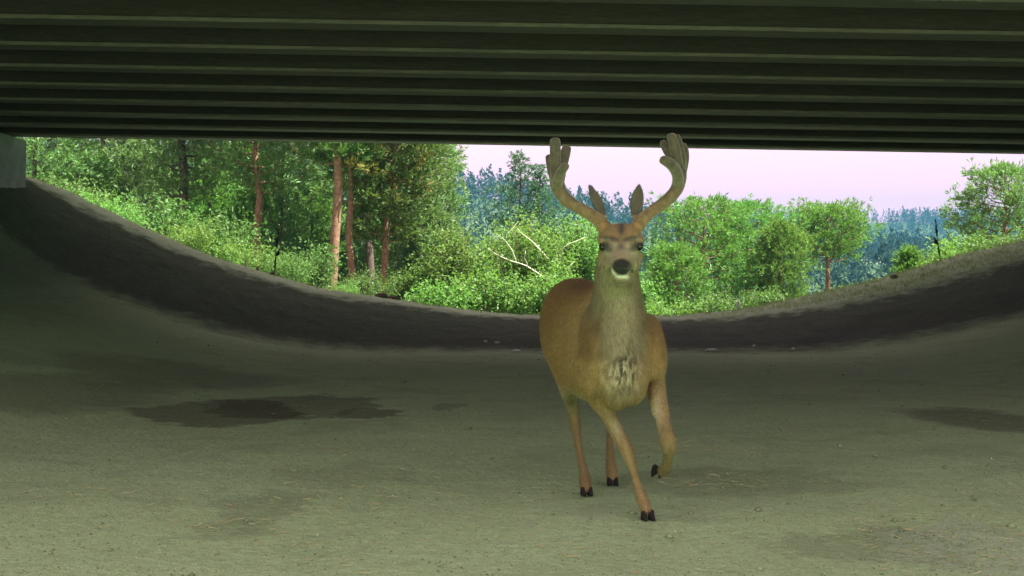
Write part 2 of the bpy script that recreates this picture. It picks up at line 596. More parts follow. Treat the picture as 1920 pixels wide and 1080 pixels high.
GRADE = -33 / 1920.0
Z0 = W(960, 273, D_EDGE).z            # underside of the girders above the camera's axis
bridge = empty('bridge', (0, D_EDGE, Z0))
bridge.rotation_euler = (0, math.atan(-GRADE), 0)
tag(bridge, 'low road bridge of parallel dark girders spanning over the dirt floor', 'bridge')
GS = 0.061 * D_EDGE
NG = 14
GL0, GL1 = -10.9, 21.0
gb = MB(); gb.box(GL0, GL1, -0.011, 0.011, 0.045, 0.90); gb.box(GL0, GL1, -0.17, 0.17, 0.903, 0.94)
g_mesh = gb.mesh('girder'); g_mesh.materials.append(M['steel'])
fb = MB(); fb.box(GL0, GL1, -0.16, 0.16, 0.0, 0.043)
f_mesh = fb.mesh('bottom_flange'); f_mesh.materials.append(M['flange'])
sb = MB()
sb.box(-0.008, 0.008, -0.12, -0.013, 0.05, 0.90)
s_mesh = sb.mesh('stiffener'); s_mesh.materials.append(M['steel'])
for k in range(NG):
    g = link('girder', g_mesh, None, bridge)
    g.location = (0, -0.19 - k * GS, 0)
    f = link('bottom_flange', f_mesh, None, g)
DECK_BACK = -(NG - 1) * GS - 1.8
DECK_FRONT = 2.3  # unseen overhang, lengthened with its taller parapet to shade the far rim
mb = MB(); mb.box(GL0 - 3, GL1 + 3, DECK_BACK, DECK_FRONT, 0.945, 1.22); mb.build('deck_slab', M['deck'], bridge)
for (a, b) in ((DECK_FRONT - 0.3, DECK_FRONT), (DECK_BACK, DECK_BACK + 0.3)):
    mb = MB(); mb.box(GL0 - 3, GL1 + 3, a, b, 1.223, 2.25); mb.build('parapet', M['concrete'], bridge)
XA = W(45, 300, D_EDGE).x
mb = MB()
mb.box(XA - 1.2, XA, DECK_BACK - 0.0, 0.12, -2.2, -0.06)
mb.box(XA - 1.2, XA - 0.5, DECK_BACK, 0.12, -0.058, 0.93)
mb.build('abutment', M['concrete'], bridge)
mb = MB(); mb.box(19.6, 20.8, DECK_BACK, 0.12, -2.2, -0.06); mb.box(20.2, 20.8, DECK_BACK, 0.12, -0.058, 0.93)
mb.build('abutment', M['concrete'], bridge)

# ------------------------------------------------------------------ vegetation
def unit(a):
    return a / np.maximum(np.linalg.norm(a, axis=-1, keepdims=True), 1e-9)


def needles(C, D, k, L, wd, spread, r):
    """k thin triangles springing from every tuft centre C along direction D"""
    n = len(C)
    d = unit(D[:, None, :] + r.normal(0, spread, (n, k, 3)))
    ln = L * r.uniform(0.65, 1.2, (n, k, 1))
    side = unit(np.cross(d, r.normal(0, 1, (n, k, 3))))
    p0 = C[:, None, :] + r.normal(0, 0.03, (n, k, 3))
    tip = p0 + d * ln
    mid = p0 + d * ln * 0.55
    w = wd * r.uniform(0.7, 1.3, (n, k, 1))
    V = np.stack([p0, mid + side * w, tip, mid - side * w], 2).reshape(-1, 3)
    Fq = np.arange(len(V), dtype=np.int32).reshape(-1, 4)
    return V, Fq


def pine_mesh(seed, H, base, rad, trunk_r, nl=46, shape='round', lean=(0, 0), tuft_L=0.23, per=26, k=9, up=0.25, sink=0.5, nw=0.017):
    """trunk + limbs as one mesh, needle tufts as another; local origin at the foot of the trunk"""
    r = np.random.default_rng(seed)
    T = MB()
    nseg = 9
    wob = r.normal(0, 0.035 * H / 6, (nseg + 1, 2)); wob[0] = 0
    pts, rads = [], []
    for i in range(nseg + 1):
        u = i / nseg
        pts.append(Vector((lean[0] * H * u + wob[i, 0], lean[1] * H * u + wob[i, 1], -sink + (H + sink) * u)))
        rads.append(trunk_r * (1 - u) ** 0.75 * (1.18 if i == 0 else 1.0) + 0.012)
    T.tube(pts, rads, 9)

    def at(z):
        u = (z + sink) / (H + sink) * nseg
        i = int(min(max(u, 0), nseg - 1e-4)); f = u - i
        return pts[i].lerp(pts[i + 1], f)

    C, D = [], []
    for i in range(nl):
        u = (i + r.uniform(0, 1)) / nl
        z = base + (H - base) * (u ** 0.92)
        if shape == 'round':
            prof = (0.45 + 0.55 * math.sin(min(1.0, u * 1.7 + 0.22) * math.pi / 2)) * (1 - u ** 3.2) ** 0.6
        elif shape == 'cone':
            prof = (1 - u) ** 0.85 * 0.95 + 0.06
        else:
            prof = (0.6 + 0.4 * math.sin(u * 3.1)) * (1 - u ** 4) ** 0.5
        L = rad * max(0.10, prof) * r.uniform(0.62, 1.12)
        an = i * 2.39996 + r.normal(0, 0.35)
        o = at(z)
        slope = (0.05 + up * (0.4 + u)) if shape != 'cone' else (0.02 + 0.5 * u)
        lp = []
        for q in range(6):
            s = q / 5
            lp.append(o + Vector((math.cos(an) * L * s, math.sin(an) * L * s, L * (slope * s + 0.22 * s * s) - 0.10 * L * math.sin(s * 2.2)))
                      + Vector(r.normal(0, 0.03, 3)) * L * s)
        lr = max(0.010, trunk_r * 0.26 * (0.4 + L / rad * 0.6))
        T.tube(lp, [lr * (1 - 0.85 * q / 5) + 0.004 for q in range(6)], 5, cap=False)
        nt_ = max(4, int(per * (0.35 + 0.65 * L / rad)))
        for q in range(nt_):
            s = 0.30 + 0.70 * math.sqrt(r.random())
            a = s * 5; ii = min(int(a), 4)
            pnt = lp[ii].lerp(lp[ii + 1], a - ii)
            w = 0.16 + 0.24 * L * (0.3 + s * 0.5)
            off = Vector((r.normal(0, w * 0.62), r.normal(0, w * 0.62), r.normal(0.02, w * 0.36)))
            C.append(pnt + off)
            dr = Vector((math.cos(an), math.sin(an), 0.55)) * 0.7 + off.normalized() * 0.6 + Vector((0, 0, 0.35))
            D.append(dr.normalized())
    C = np.array([tuple(q) for q in C]); D = np.array([tuple(q) for q in D])
    V, Fq = needles(C, D, k, tuft_L, nw, 0.62, r)
    return T.mesh('trunk', True), mesh_tris('crown', V, Fq)


def bush_mesh(seed, H, rx, ry, nst, nleaf, leaf=0.055, sink=0.4, lobes=7):
    r = np.random.default_rng(seed)
    T = MB()
    C = []
    tips = []
    for i in range(nst):
        an = r.uniform(0, 6.283); q = math.sqrt(r.uniform(0, 1))
        top = Vector((math.cos(an) * rx * q, math.sin(an) * ry * q, H * (0.55 + 0.45 * math.sqrt(max(0, 1 - q * q * 0.9))) * r.uniform(0.72, 1.03)))
        b = Vector((top.x * 0.18 + r.normal(0, 0.12), top.y * 0.18 + r.normal(0, 0.12), -sink))
        bend = Vector((r.normal(0, 0.12), r.normal(0, 0.12), r.normal(0, 0.05)))
        pts = []
        for j in range(7):
            s = j / 6
            pts.append(b.lerp(top, s) + Vector((top.x, top.y, 0)) * 0.22 * math.sin(s * 3.14) * -0.6 + bend * math.sin(s * 3.14) * H * 0.5)
        T.tube(pts, [0.028 * (1 - 0.85 * j / 6) * (0.6 + H / 6) for j in range(7)], 5, cap=False)
        tips.append(pts)
    per = nleaf // nst
    for pts in tips:
        n = int(per * r.uniform(0.6, 1.4))
        s = 0.22 + 0.80 * r.random(n) ** 0.72
        a = np.clip(s * 6, 0, 5.99); ii = a.astype(int)
        P_ = np.array([tuple(q) for q in pts])
        pos = P_[ii] * (1 - (a - ii))[:, None] + P_[ii + 1] * (a - ii)[:, None]
        nb = 9                                   # twig clumps around each stem
        cl = r.normal(0, 1, (nb, 3)) * np.array([0.30, 0.30, 0.22]) * (0.35 + 0.16 * H)
        pos = pos + cl[r.integers(0, nb, n)] * (0.4 + 0.6 * s)[:, None] + r.normal(0, 0.085, (n, 3))
        C.append(pos)
    C = np.concatenate(C)
    C = C[C[:, 2] > -0.15]
    n = len(C)
    d = unit(r.normal(0, 1, (n, 3)) + np.array([0, 0, 0.25]))
    nrm = unit(r.normal(0, 0.7, (n, 3)) + np.array([0, 0, 0.8]))
    sd = unit(np.cross(d, nrm))
    L = leaf * r.uniform(0.7, 1.35, (n, 1))
    V = np.stack([C - d * L, C + sd * L * 0.48, C + d * L * 1.05, C - sd * L * 0.48], 1).reshape(-1, 3)
    return T.mesh('stem', True), mesh_tris('crown', V, np.arange(len(V), dtype=np.int32).reshape(-1, 4))


def plant(name, meshes, px, d, label, cat, group, bark, leafm, rot=0.0, scale=1.0, stem='trunk'):
    """thing with its foot on the ground at the bearing of px, d metres out"""
    x = (px - CX) / F * d
    o = empty(name, (x, d, ground_z(x, d, False)))
    o.rotation_euler = (0, 0, rot)
    o.scale = (scale,) * 3
    a = link(stem, meshes[0], bark, o)
    b = link('crown', meshes[1], leafm, o)
    tag(o, label, cat, group)
    return o


def height_to(px, py, d):
    """height of a plant at px, d whose top shows at py"""
    x = (px - CX) / F * d
    return W(px, py, d).z - ground_z(x, d, False)


# -- pine wood on the left: the lower crowns and trunks are what shows under the girders
G1 = 'pines of the wood above the steep bank'
left = [  # px, d, H, crown base, radius, trunk r, lean, leaf, bark, label
    (60, 41, 9.0, 0.9, 2.2, .13, (0, 0), 'pine_dark', 'bark_dark', 'low-branched green pine rising behind the concrete abutment'),
    (190, 47, 11, 1.2, 2.5, .15, (.01, 0), 'pine_dark', 'bark_dark', 'bushy dark pine above the steep bank, beside the abutment pine'),
    (345, 42, 12, 2.9, 2.3, .20, (0, 0), 'pine_dark', 'bark_dark', 'pine with thick dark trunk above the steep bank'),
    (408, 52, 12, 1.6, 2.4, .16, (0, 0), 'pine_dark', 'bark_dark', 'pine with dark trunk just behind the thick dark-trunked pine'),
    (482, 41, 11, 3.4, 2.1, .15, (-.01, 0), 'pine_dark', 'bark', 'brown-trunked pine behind the dry stalk by the wood'),
    (560, 54, 13, 2.0, 2.6, .18, (0, 0), 'pine_dark', 'bark_dark', 'dense pine deep in the wood behind the brown-trunked pine'),
    (617, 38, 12, 4.4, 1.8, .17, (.055, 0), 'pine_yellow', 'bark', 'leaning pine with thick bare orange-brown trunk and browning needles'),
    (660, 39, 12, 4.2, 1.6, .12, (0, 0), 'pine_yellow', 'bark', 'straight pine with slender bare orange-brown trunk'),
    (688, 45, 13, 3.2, 2.3, .17, (.004, 0), 'pine_dark', 'bark_dark', 'tall pine with dark upper trunk behind the two bare orange-brown trunks'),
    (708, 40, 9.0, 2.3, 1.7, .13, (.10, 0), 'pine_yellow', 'bark', 'strongly leaning pine with browning lower branches'),
    (770, 47, 11, 1.6, 2.0, .14, (0, 0), 'pine_dark', 'bark_dark', 'green pine at the sunny outer edge of the wood'),
    (806, 53, 10.5, 1.0, 1.7, .13, (0, 0), 'pine_dark', 'bark_dark', 'outermost pine of the wood, its crown against the sky'),
    (280, 58, 12, 1.0, 3.0, .16, (0, 0), 'pine_dark', 'bark_dark', 'pine in the back row of the wood, between two dark trunks'),
    (120, 60, 12, 0.8, 3.0, .16, (0, 0), 'pine_dark', 'bark_dark', 'back-row pine of the wood near the abutment'),
    (640, 62, 13, 0.9, 2.9, .17, (0, 0), 'pine_dark', 'bark_dark', 'back-row pine of the wood filling the gap behind the bare trunks'),
    (470, 64, 13, 0.8, 3.0, .17, (0, 0), 'pine_dark', 'bark_dark', 'back-row pine of the wood behind the dry stalk'),
    (735, 60, 11, 0.8, 2.3, .15, (0, 0), 'pine_dark', 'bark_dark', 'back-row pine of the wood behind the leaning trunk'),
]
for i, (px, d, H, cb, rad, tr, lean, lf, bk, lab) in enumerate(left):
    ms = pine_mesh(100 + i, H, cb, rad, tr, nl=74, lean=lean, per=40, k=9, shape='tall', up=0.12, nw=0.023, tuft_L=0.25)
    plant('pine_tree', ms, px, d, lab, 'pine tree', G1, M[bk], M[lf], 0)

# young pines that fill the wood between the trunks
for i, (px, d, top, rad, lab) in enumerate([(150, 44, 300, 1.7, 'young pine thick with needles beside the abutment pine'), (255, 46, 285, 1.8, 'young pine between the abutment and the thick dark trunk'),
        (395, 46, 330, 1.6, 'young pine just past the thick dark trunk from the abutment'), (440, 50, 275, 1.8, 'young pine between the thick dark trunk and the brown-trunked pine'), (530, 47, 300, 1.7, 'young pine between the brown-trunked pine and the bare orange-brown trunks'),
        (585, 50, 360, 1.5, 'young pine close beside the leaning orange-brown trunk'), (745, 52, 300, 1.6, 'young pine behind the strongly leaning trunk'), (815, 46, 400, 1.2, 'young pine at the edge of the wood by the yellow-green bush'),
        (320, 52, 320, 1.8, 'young pine behind the thick dark trunk'), (80, 50, 330, 1.6, 'young pine low behind the abutment pine'), (640, 54, 420, 1.5, 'young pine in the shade behind the two bare trunks')]):
    H = height_to(px, top, d)
    ms = pine_mesh(700 + i, H, 0.3, rad, 0.09, nl=int(24 + H * 6), shape='round', per=30, k=9, up=0.3, tuft_L=0.24, nw=0.022)
    plant('young_pine', ms, px, d, lab, 'pine tree', 'young pines under the wood', M['bark_dark'], M['pine_dark' if i % 3 == 1 else 'pine_lit'], 0)

# -- undergrowth along the left rim and below the trunks
G2 = 'shrubs below the pines'
b1 = bush_mesh(201, 1.9, 1.3, 1.0, 26, 5200, 0.050)
b2 = bush_mesh(202, 1.5, 1.2, 0.9, 24, 4600, 0.045)
b3 = bush_mesh(203, 2.3, 1.5, 1.1, 28, 6000, 0.055)
sh = [(95, 31.5, b1, 'leafy green shrub against the concrete abutment', 'leaf_dull', 1.0), (150, 33, b3, 'round green shrub beside the abutment shrub, on the bank top', 'leaf_dull', 1.0),
      (215, 30.5, b2, 'bright low shrub on the crest of the steep bank', 'leaf', .9), (290, 33, b1, 'green shrub below the thick dark trunk', 'leaf_dull', 1.1),
      (345, 30, b2, 'pale green shrub at the bank edge between abutment and dry stalk', 'leaf', .75), (410, 34, b3, 'wide dull green shrub behind the bank edge', 'leaf_dull', .95),
      (455, 31, b2, 'small bright shrub just uphill of the dark dry stalk', 'leaf', .8), (545, 31, b2, 'small leafy shrub just downhill of the dark dry stalk', 'leaf_dull', .7),
      (570, 36, b1, 'dull shrub beside the leaning orange-brown trunk', 'leaf_dull', 1.0), (640, 35, b2, 'little green shrub between the two bare orange-brown trunks', 'leaf', .55),
      (690, 37, b2, 'low shrub behind the slender orange-brown trunk', 'leaf_dull', .9)]
for i, (px, d, ms, lab, lf, s) in enumerate(sh):
    plant('shrub', (ms[0].copy(), ms[1].copy()), px, d, lab, 'shrub', G2, M['bark_dark'], M[lf], i * 1.3, s, 'stem')

# -- bright broadleaf thicket in the middle
G3 = 'sunlit broadleaf bushes in the middle'
mid = [(790, 41, 500, 1.3, 'bright low bush at the foot of the pine wood'), (862, 40, 428, 1.35, 'yellow-green bush with rounded top beside the pine wood'),
       (985, 38.5, 392, 1.65, 'tall bright bush with bleached dead branches, in front of the fir'), (1092, 39.5, 402, 1.35, 'bright bush between the bush with dead branches and the deer\'s head'),
       (920, 36, 500, 1.2, 'rounded green bush low in front of the bush with dead branches'), (830, 35.5, 528, 1.1, 'small green bush at the rim by the leaning pine'),
       (1040, 35.5, 505, 1.2, 'low green bush at the rim behind the deer\'s rump'), (1215, 41, 520, 1.0, 'light green bush behind the deer\'s neck beside the big round pine')]
midobs = []
for i, (px, d, top, rx, lab) in enumerate(mid):
    H = height_to(px, top, d)
    ms = bush_mesh(300 + i, H, rx, rx * 0.8, 40, int(4200 + 2600 * H), 0.058)
    midobs.append(plant('broadleaf_bush', ms, px, d, lab, 'bush', G3, M['bark'], M['leaf'], 0, 1, 'stem'))


def dead_branches(parent, specs):
    for pts, r0 in specs:
        mb = MB()
        P_ = [W(*q) - parent.location for q in pts]
        fine, rad = [], []
        rr = random.Random(int(pts[0][0]))
        for a in range(len(P_) - 1):
            for s in (0, .5):
                fine.append(P_[a].lerp(P_[a + 1], s) + Vector((rr.gauss(0, .02), rr.gauss(0, .02), rr.gauss(0, .02))))
        fine.append(P_[-1])
        n = len(fine)
        mb.tube(fine, [r0 * .72 * (1 - 0.8 * k / (n - 1)) for k in range(n)], 6)
        mb.build('dead_branch', M['deadwood'], parent, True)


dead_branches(midobs[2], [
    ([(1022, 522, 37.2), (1000, 507, 37.0), (975, 495, 36.9), (940, 483, 36.8), (918, 468, 36.9)], 0.040),
    ([(968, 495, 36.9), (962, 470, 36.8), (945, 450, 36.9), (928, 438, 37.1)], 0.026),
    ([(1026, 485, 37.2), (1008, 462, 37.0), (985, 442, 36.9), (970, 428, 37.0)], 0.036),
    ([(948, 455, 36.8), (950, 438, 36.8), (972, 415, 37.0)], 0.020),
    ([(1045, 482, 37.2), (1056, 462, 37.0), (1080, 452, 36.9), (1098, 444, 37.0)], 0.034),
    ([(1062, 515, 36.6), (1066, 500, 36.6), (1078, 490, 36.7)], 0.022),
    ([(990, 503, 36.9), (984, 485, 36.8), (986, 470, 36.9)], 0.020)])

# -- conifers in the middle and on the right
G4 = 'young pines in the sun'
# conifer behind the bush, with two leaders
px, d = 975, 56
H = height_to(px, 293, d)
ms = pine_mesh(400, H, 2.4, 2.3, 0.13, nl=60, shape='cone', per=20, k=9, tuft_L=0.2, nw=0.02)
ms2 = pine_mesh(401, H - 0.5, 2.8, 1.5, 0.10, nl=40, shape='cone', per=18, k=9, tuft_L=0.2, nw=0.02)
fir = plant('fir_tree', ms, px, d, 'dusty green fir with a twin top rising behind the bright bush', 'fir tree', None, M['bark_dark'], M['fir'])
o = link('trunk', ms2[0], M['bark_dark'], fir); o.location = (0.95, 0.1, 0)
o = link('crown', ms2[1], M['fir'], fir); o.location = (0.95, 0.1, 0)
rt = [(1318, 45, 385, 2.2, 'round', .4, .12, 'pine_lit', 'big round sunlit pine beside the deer\'s head'),
      (1402, 47, 392, 1.9, 'round', .7, .12, 'pine_lit', 'round pine with a red-brown trunk merging with the big round pine'),
      (1268, 42, 470, 1.3, 'round', .3, .08, 'pine_lit', 'small light green pine in front of the big round pine'),
      (1462, 44, 424, 1.15, 'round', .3, .08, 'pine_lit', 'slender yellow-green pine between the two round pines'),
      (1552, 49, 402, 2.0, 'round', 1.7, .12, 'pine_lit', 'round-topped pine with pale bare trunk on the grassy rim'),
      (1704, 36, 474, .62, 'cone', .15, .05, 'pine_lit', 'tiny cone-shaped young pine behind the grassy rim'),
      (1884, 39, 322, 1.75, 'round', .5, .11, 'pine_dark', 'tall ragged pine above the grassy bank')]
for i, (px, d, top, rad, shp, cb, tr, lf, lab) in enumerate(rt):
    H = height_to(px, top, d)
    ms = pine_mesh(420 + i, H, cb, rad, tr, nl=int(30 + H * 7), shape=shp, per=int(16 + 9 * rad), k=9, up=0.30, tuft_L=0.21, nw=0.018)
    plant('pine_tree', ms, px, d, lab, 'pine tree', G4, M['bark'], M[lf], 0)
G5 = 'low bushes along the grassy rim'
rb = [(1800, 35, 438, 1.0, 'leaf', 'bright bush below the tall ragged pine'), (1772, 33.5, 462, .7, 'leaf', 'small bright bush just behind the dry stalk on the grassy rim'),
      (1860, 34, 440, .9, 'leaf_dull', 'dull green bush at the foot of the tall ragged pine'), (1255, 37, 560, 1.1, 'leaf', 'low green bush at the rim below the small light green pine'),
      (1345, 37, 556, 1.1, 'leaf_dull', 'dark low bush at the rim below the big round pine'), (1430, 38, 545, 1.0, 'leaf_dull', 'low bush in shade below the red-brown trunk'),
      (1905, 33, 440, .8, 'leaf_dull', 'dull bush on the grassy bank past the tall ragged pine'), (1600, 38, 545, .7, 'leaf', 'low yellow-green bush at the rim by the pale bare trunk')]
for i, (px, d, top, rx, lf, lab) in enumerate(rb):
    H = max(0.7, height_to(px, top, d))
    ms = bush_mesh(500 + i, H, rx, rx * 0.8, 24, int(2800 + 1800 * H), 0.052)
    plant('low_bush', ms, px, d, lab, 'bush', G5, M['bark_dark'], M[lf], 0, 1, 'stem')

# -- haze between here and the hills
hb = MB(); hb.box(-1500, 1600, -700, 1240, -14, 104)
hz = hb.build('haze', None)
m = bpy.data.materials.new('haze_air'); m.use_nodes = True
t = m.node_tree
for n in list(t.nodes): t.nodes.remove(n)
out = t.nodes.new('ShaderNodeOutputMaterial')
pv = t.nodes.new('ShaderNodeVolumePrincipled')
pv.inputs['Color'].default_value = (0.046, 0.160, 0.240, 1)
pv.inputs['Density'].default_value = 0.0008
pv.inputs['Anisotropy'].default_value = 0.0
t.links.new(pv.outputs[0], out.inputs['Volume'])
hz.data.materials.append(m)
tag(hz, 'pale blue haze in the air before the hills', 'haze', kind='stuff')

# ------------------------------------------------------------------ the deer
def ring(c, ax, up, w, ht, hb, n=20, pw=2.0):
    """egg shaped section: half width w, half height ht upwards, hb downwards, in the plane of ax (side) and up"""
    out = []
    for k in range(n):
        a = 2 * math.pi * k / n
        ca, sa = math.cos(a), math.sin(a)
        ca = math.copysign(abs(ca) ** (2 / pw), ca); sa = math.copysign(abs(sa) ** (2 / pw), sa)
        out.append(c + ax * (w * ca) + up * ((ht if sa > 0 else hb) * sa))
    return out


def remeshed(mb_list, name, voxel, smooth_it, fac=0.5):
    """fuse overlapping closed shapes into one continuous skin"""
    allv, allf = [], []
    for q in mb_list:
        b = len(allv)
        allv += [tuple(v) for v in q.v]
        allf += [tuple(i + b for i in f) for f in q.f]
    me = bpy.data.meshes.new(name + '_raw')
    me.from_pydata(allv, [], allf)
    bm = bmesh.new(); bm.from_mesh(me)
    bmesh.ops.recalc_face_normals(bm, faces=bm.faces)
    bm.to_mesh(me); bm.free()
    tmp = bpy.data.objects.new('tmp', me)
    COL.objects.link(tmp)
    r = tmp.modifiers.new('r', 'REMESH'); r.mode = 'VOXEL'; r.voxel_size = voxel; r.use_smooth_shade = True
    if smooth_it:
        s = tmp.modifiers.new('s', 'SMOOTH'); s.factor = fac; s.iterations = smooth_it
    dg = bpy.context.evaluated_depsgraph_get()
    out = bpy.data.meshes.new_from_object(tmp.evaluated_get(dg))
    out.name = name
    bpy.data.objects.remove(tmp)
    bpy.data.meshes.remove(me)
    out.materials.clear()
    return out


def catmull(pts, m=6):
    """points with trailing radii -> denser smooth chain"""
    P_ = [np.array(q, dtype=float) for q in pts]
    P_ = [2 * P_[0] - P_[1]] + P_ + [2 * P_[-1] - P_[-2]]
    out = []
    for i in range(1, len(P_) - 2):
        for j in range(m):
            u = j / m
            a, b, c_, d = P_[i - 1], P_[i], P_[i + 1], P_[i + 2]
            out.append(0.5 * ((2 * b) + (c_ - a) * u + (2 * a - 5 * b + 4 * c_ - d) * u * u + (3 * b - a - 3 * c_ + d) * u ** 3))
    out.append(P_[-2])
    return out


def limb(pts, n=14, m=5):
    """pts: (px, py, d, r[, depth radius])"""
    rows = []
    for q in pts:
        w = W(*q[:3])
        rows.append((w.x, w.y, w.z, q[3], q[4] if len(q) > 4 else q[3]))
    mb = MB()
    rows = catmull(rows, m)
    rings = []
    P_ = [Vector(r[:3]) for r in rows]
    for i, r in enumerate(rows):
        tt = (P_[min(i + 1, len(P_) - 1)] - P_[max(i - 1, 0)]).normalized()
        ax = Vector((1, 0, 0)); ax = (ax - tt * ax.dot(tt)).normalized()
        dp = tt.cross(ax)
        ra, rd = max(r[3], .006), max(r[4], .006)
        rings.append([P_[i] + ax * (ra * math.cos(2 * math.pi * k / n)) + dp * (rd * math.sin(2 * math.pi * k / n)) for k in range(n)])
    mb.rings(rings)
    return mb


body = []
# trunk of the body: sections along the spine (d, x, z centre, half width, up, down)
secs = [(5.115, .512, .735, .05, .05, .07), (5.15, .505, .735, .100, .10, .14), (5.21, .498, .74, .135, .15, .20), (5.32, .487, .75, .158, .20, .245),
        (5.48, .464, .76, .172, .262, .275), (5.68, .432, .75, .188, .265, .285), (5.88, .400, .75, .200, .265, .280), (6.06, .370, .77, .200, .275, .262),
        (6.22, .340, .80, .190, .270, .24), (6.33, .322, .83, .165, .225, .22), (6.41, .312, .85, .105, .15, .17), (6.445, .308, .86, .05, .07, .09)]
rows = catmull([(x, d, z, w, a, b) for (d, x, z, w, a, b) in secs], 4)
mb = MB()
side = Vector((1.0, 0.17, 0)).normalized()
mb.rings([ring(Vector(r[:3]), side, Vector((0, 0, 1)), r[3], r[4], r[5], 26, 2.15) for r in rows])
body.append(mb)
# neck
nk = [(.490, 5.36, .70, .130, .14), (.487, 5.355, .80, .130, .165), (.481, 5.335, .90, .120, .160), (.473, 5.27, 1.00, .104, .130), (.465, 5.185, 1.09, .092, .104), (.463, 5.115, 1.165, .083, .086), (.464, 5.075, 1.205, .076, .07)]
rows = catmull(nk, 5)
mb = MB()
P_ = [Vector(r[:3]) for r in rows]
rings = []
for i, r in enumerate(rows):
    tt = (P_[min(i + 1, len(P_) - 1)] - P_[max(i - 1, 0)]).normalized()
    ax = Vector((1, 0, 0)); up = ax.cross(tt).normalized()
    rings.append([P_[i] + ax * (r[3] * math.cos(a)) + up * (r[4] * math.sin(a)) for a in [2 * math.pi * k / 22 for k in range(22)]])
mb.rings(rings)
body.append(mb)
# brisket: the deep keel of the chest between the forelegs
body.append(limb([(1162, 575, 5.33, .05, .05), (1163, 610, 5.25, .080, .075), (1167, 650, 5.19, .092, .075), (1170, 700, 5.165, .108, .075), (1170, 730, 5.21, .095, .075), (1160, 742, 5.33, .08, .06)]))
body.append(limb([(1162, 535, 5.215, .070, .05), (1163, 560, 5.205, .080, .06), (1164, 600, 5.190, .090, .062), (1166, 640, 5.170, .095, .062), (1168, 685, 5.160, .10, .062), (1168, 715, 5.19, .085, .06)]))
# head: from poll to nose, sections facing the camera
hd = [(.466, 5.145, 1.215, .045, .045, .05), (.466, 5.11, 1.222, .072, .066, .075), (.466, 5.06, 1.222, .083, .074, .090), (.4665, 5.01, 1.212, .083, .070, .096),
      (.467, 4.96, 1.192, .073, .060, .090), (.468, 4.91, 1.168, .059, .046, .076), (.469, 4.865, 1.143, .050, .038, .066), (.470, 4.83, 1.122, .048, .036, .062),
      (.470, 4.805, 1.108, .043, .032, .055), (.470, 4.79, 1.102, .030, .022, .040)]
rows = catmull(hd, 4)
mb = MB()
mb.rings([ring(Vector(((1164.5 - CX) / F * r[1], r[1], r[2])), Vector((1, 0.09, 0)).normalized(), Vector((0, -0.30, .954)), r[3], r[4], r[5], 22, 2.15) for r in rows])
body.append(mb)
# brows over the eyes
for s_, bx in ((-1, 1131), (1, 1197)):
    body.append(limb([(bx + s_ * 2, 446, 5.06, .020), (bx, 452, 4.99, .021), (bx - s_ * 9, 456, 4.965, .015)], 10, 3))
    body.append(limb([(bx - s_ * 2, 478, 5.02, .026), (bx - s_ * 6, 490, 4.97, .026), (bx - s_ * 12, 502, 4.93, .02)], 10, 3))
    # antler stump under the skin
    body.append(limb([(1163 + s_ * 20, 440, 5.06, .034), (1163 + s_ * 31, 426, 5.08, .031), (1163 + s_ * 38, 417, 5.095, .026)], 10, 3))
# nostril pad
body.append(limb([(1152, 494, 4.80, .016), (1166, 497, 4.782, .022), (1180, 494, 4.80, .016)], 10, 4))
# chin
body.append(limb([(1166, 521, 4.835, .030, .024), (1166, 524, 4.87, .036, .026), (1166, 524, 4.93, .04, .03)], 10, 4))


# ears: cupped leaves, open to the front
def ear(base, tip, wide, twist):
    b, tp = W(*base), W(*tip)
    ax = (tp - b).normalized()
    L = (tp - b).length
    sd = Vector((math.cos(twist), math.sin(twist), 0)); sd = (sd - ax * sd.dot(ax)).normalized()
    fw = ax.cross(sd)
    if fw.y > 0: fw = -fw
    mb = MB(); rings = []
    for i in range(13):
        u = i / 12
        w = wide * (0.42 + 0.58 * math.sin(min(1, u / 0.52) * math.pi / 2)) * (1 - max(0, (u - 0.52) / 0.48) ** 1.9) + 0.004
        th = 0.011 * (1.25 - u) + 0.004
        cpt = b + ax * (L * u)
        pts = []
        for k in range(14):
            a = 2 * math.pi * k / 14
            xx = math.cos(a)
            cup = 0.55 * w * (xx * xx) - 0.10 * w
            pts.append(cpt + sd * (w * xx) + fw * (cup + th * math.sin(a)))
        rings.append(pts)
    mb.rings(rings)
    return mb


body.append(ear((1131, 412, 5.115), (1104, 345, 5.17), .029, 0.6))
body.append(ear((1193, 412, 5.115), (1199, 344, 5.17), .031, -0.5))

# forelegs
body.append(limb([(1128, 640, 5.42, .07, .12), (1112, 690, 5.35, .078, .12), (1120, 734, 5.40, .055, .085), (1140, 776, 5.37, .037, .050), (1160, 815, 5.31, .030, .037), (1176, 848, 5.27, .0295, .034),
                  (1185, 873, 5.25, .0205, .025), (1193, 903, 5.225, .0175, .021), (1201, 928, 5.20, .023, .027), (1206, 941, 5.185, .0265, .029), (1212, 957, 5.165, .023, .025), (1214, 962, 5.16, .020, .021)]))
body.append(limb([(1208, 620, 5.42, .07, .12), (1218, 672, 5.31, .075, .12), (1226, 712, 5.32, .044, .070), (1234, 752, 5.24, .033, .044), (1244, 795, 5.15, .0285, .034), (1252, 824, 5.075, .0325, .035),
                  (1255, 840, 5.085, .030, .030), (1253, 856, 5.15, .0205, .023), (1250, 870, 5.21, .0205, .022), (1246, 880, 5.27, .025, .025), (1240, 884, 5.32, .021, .021)]))
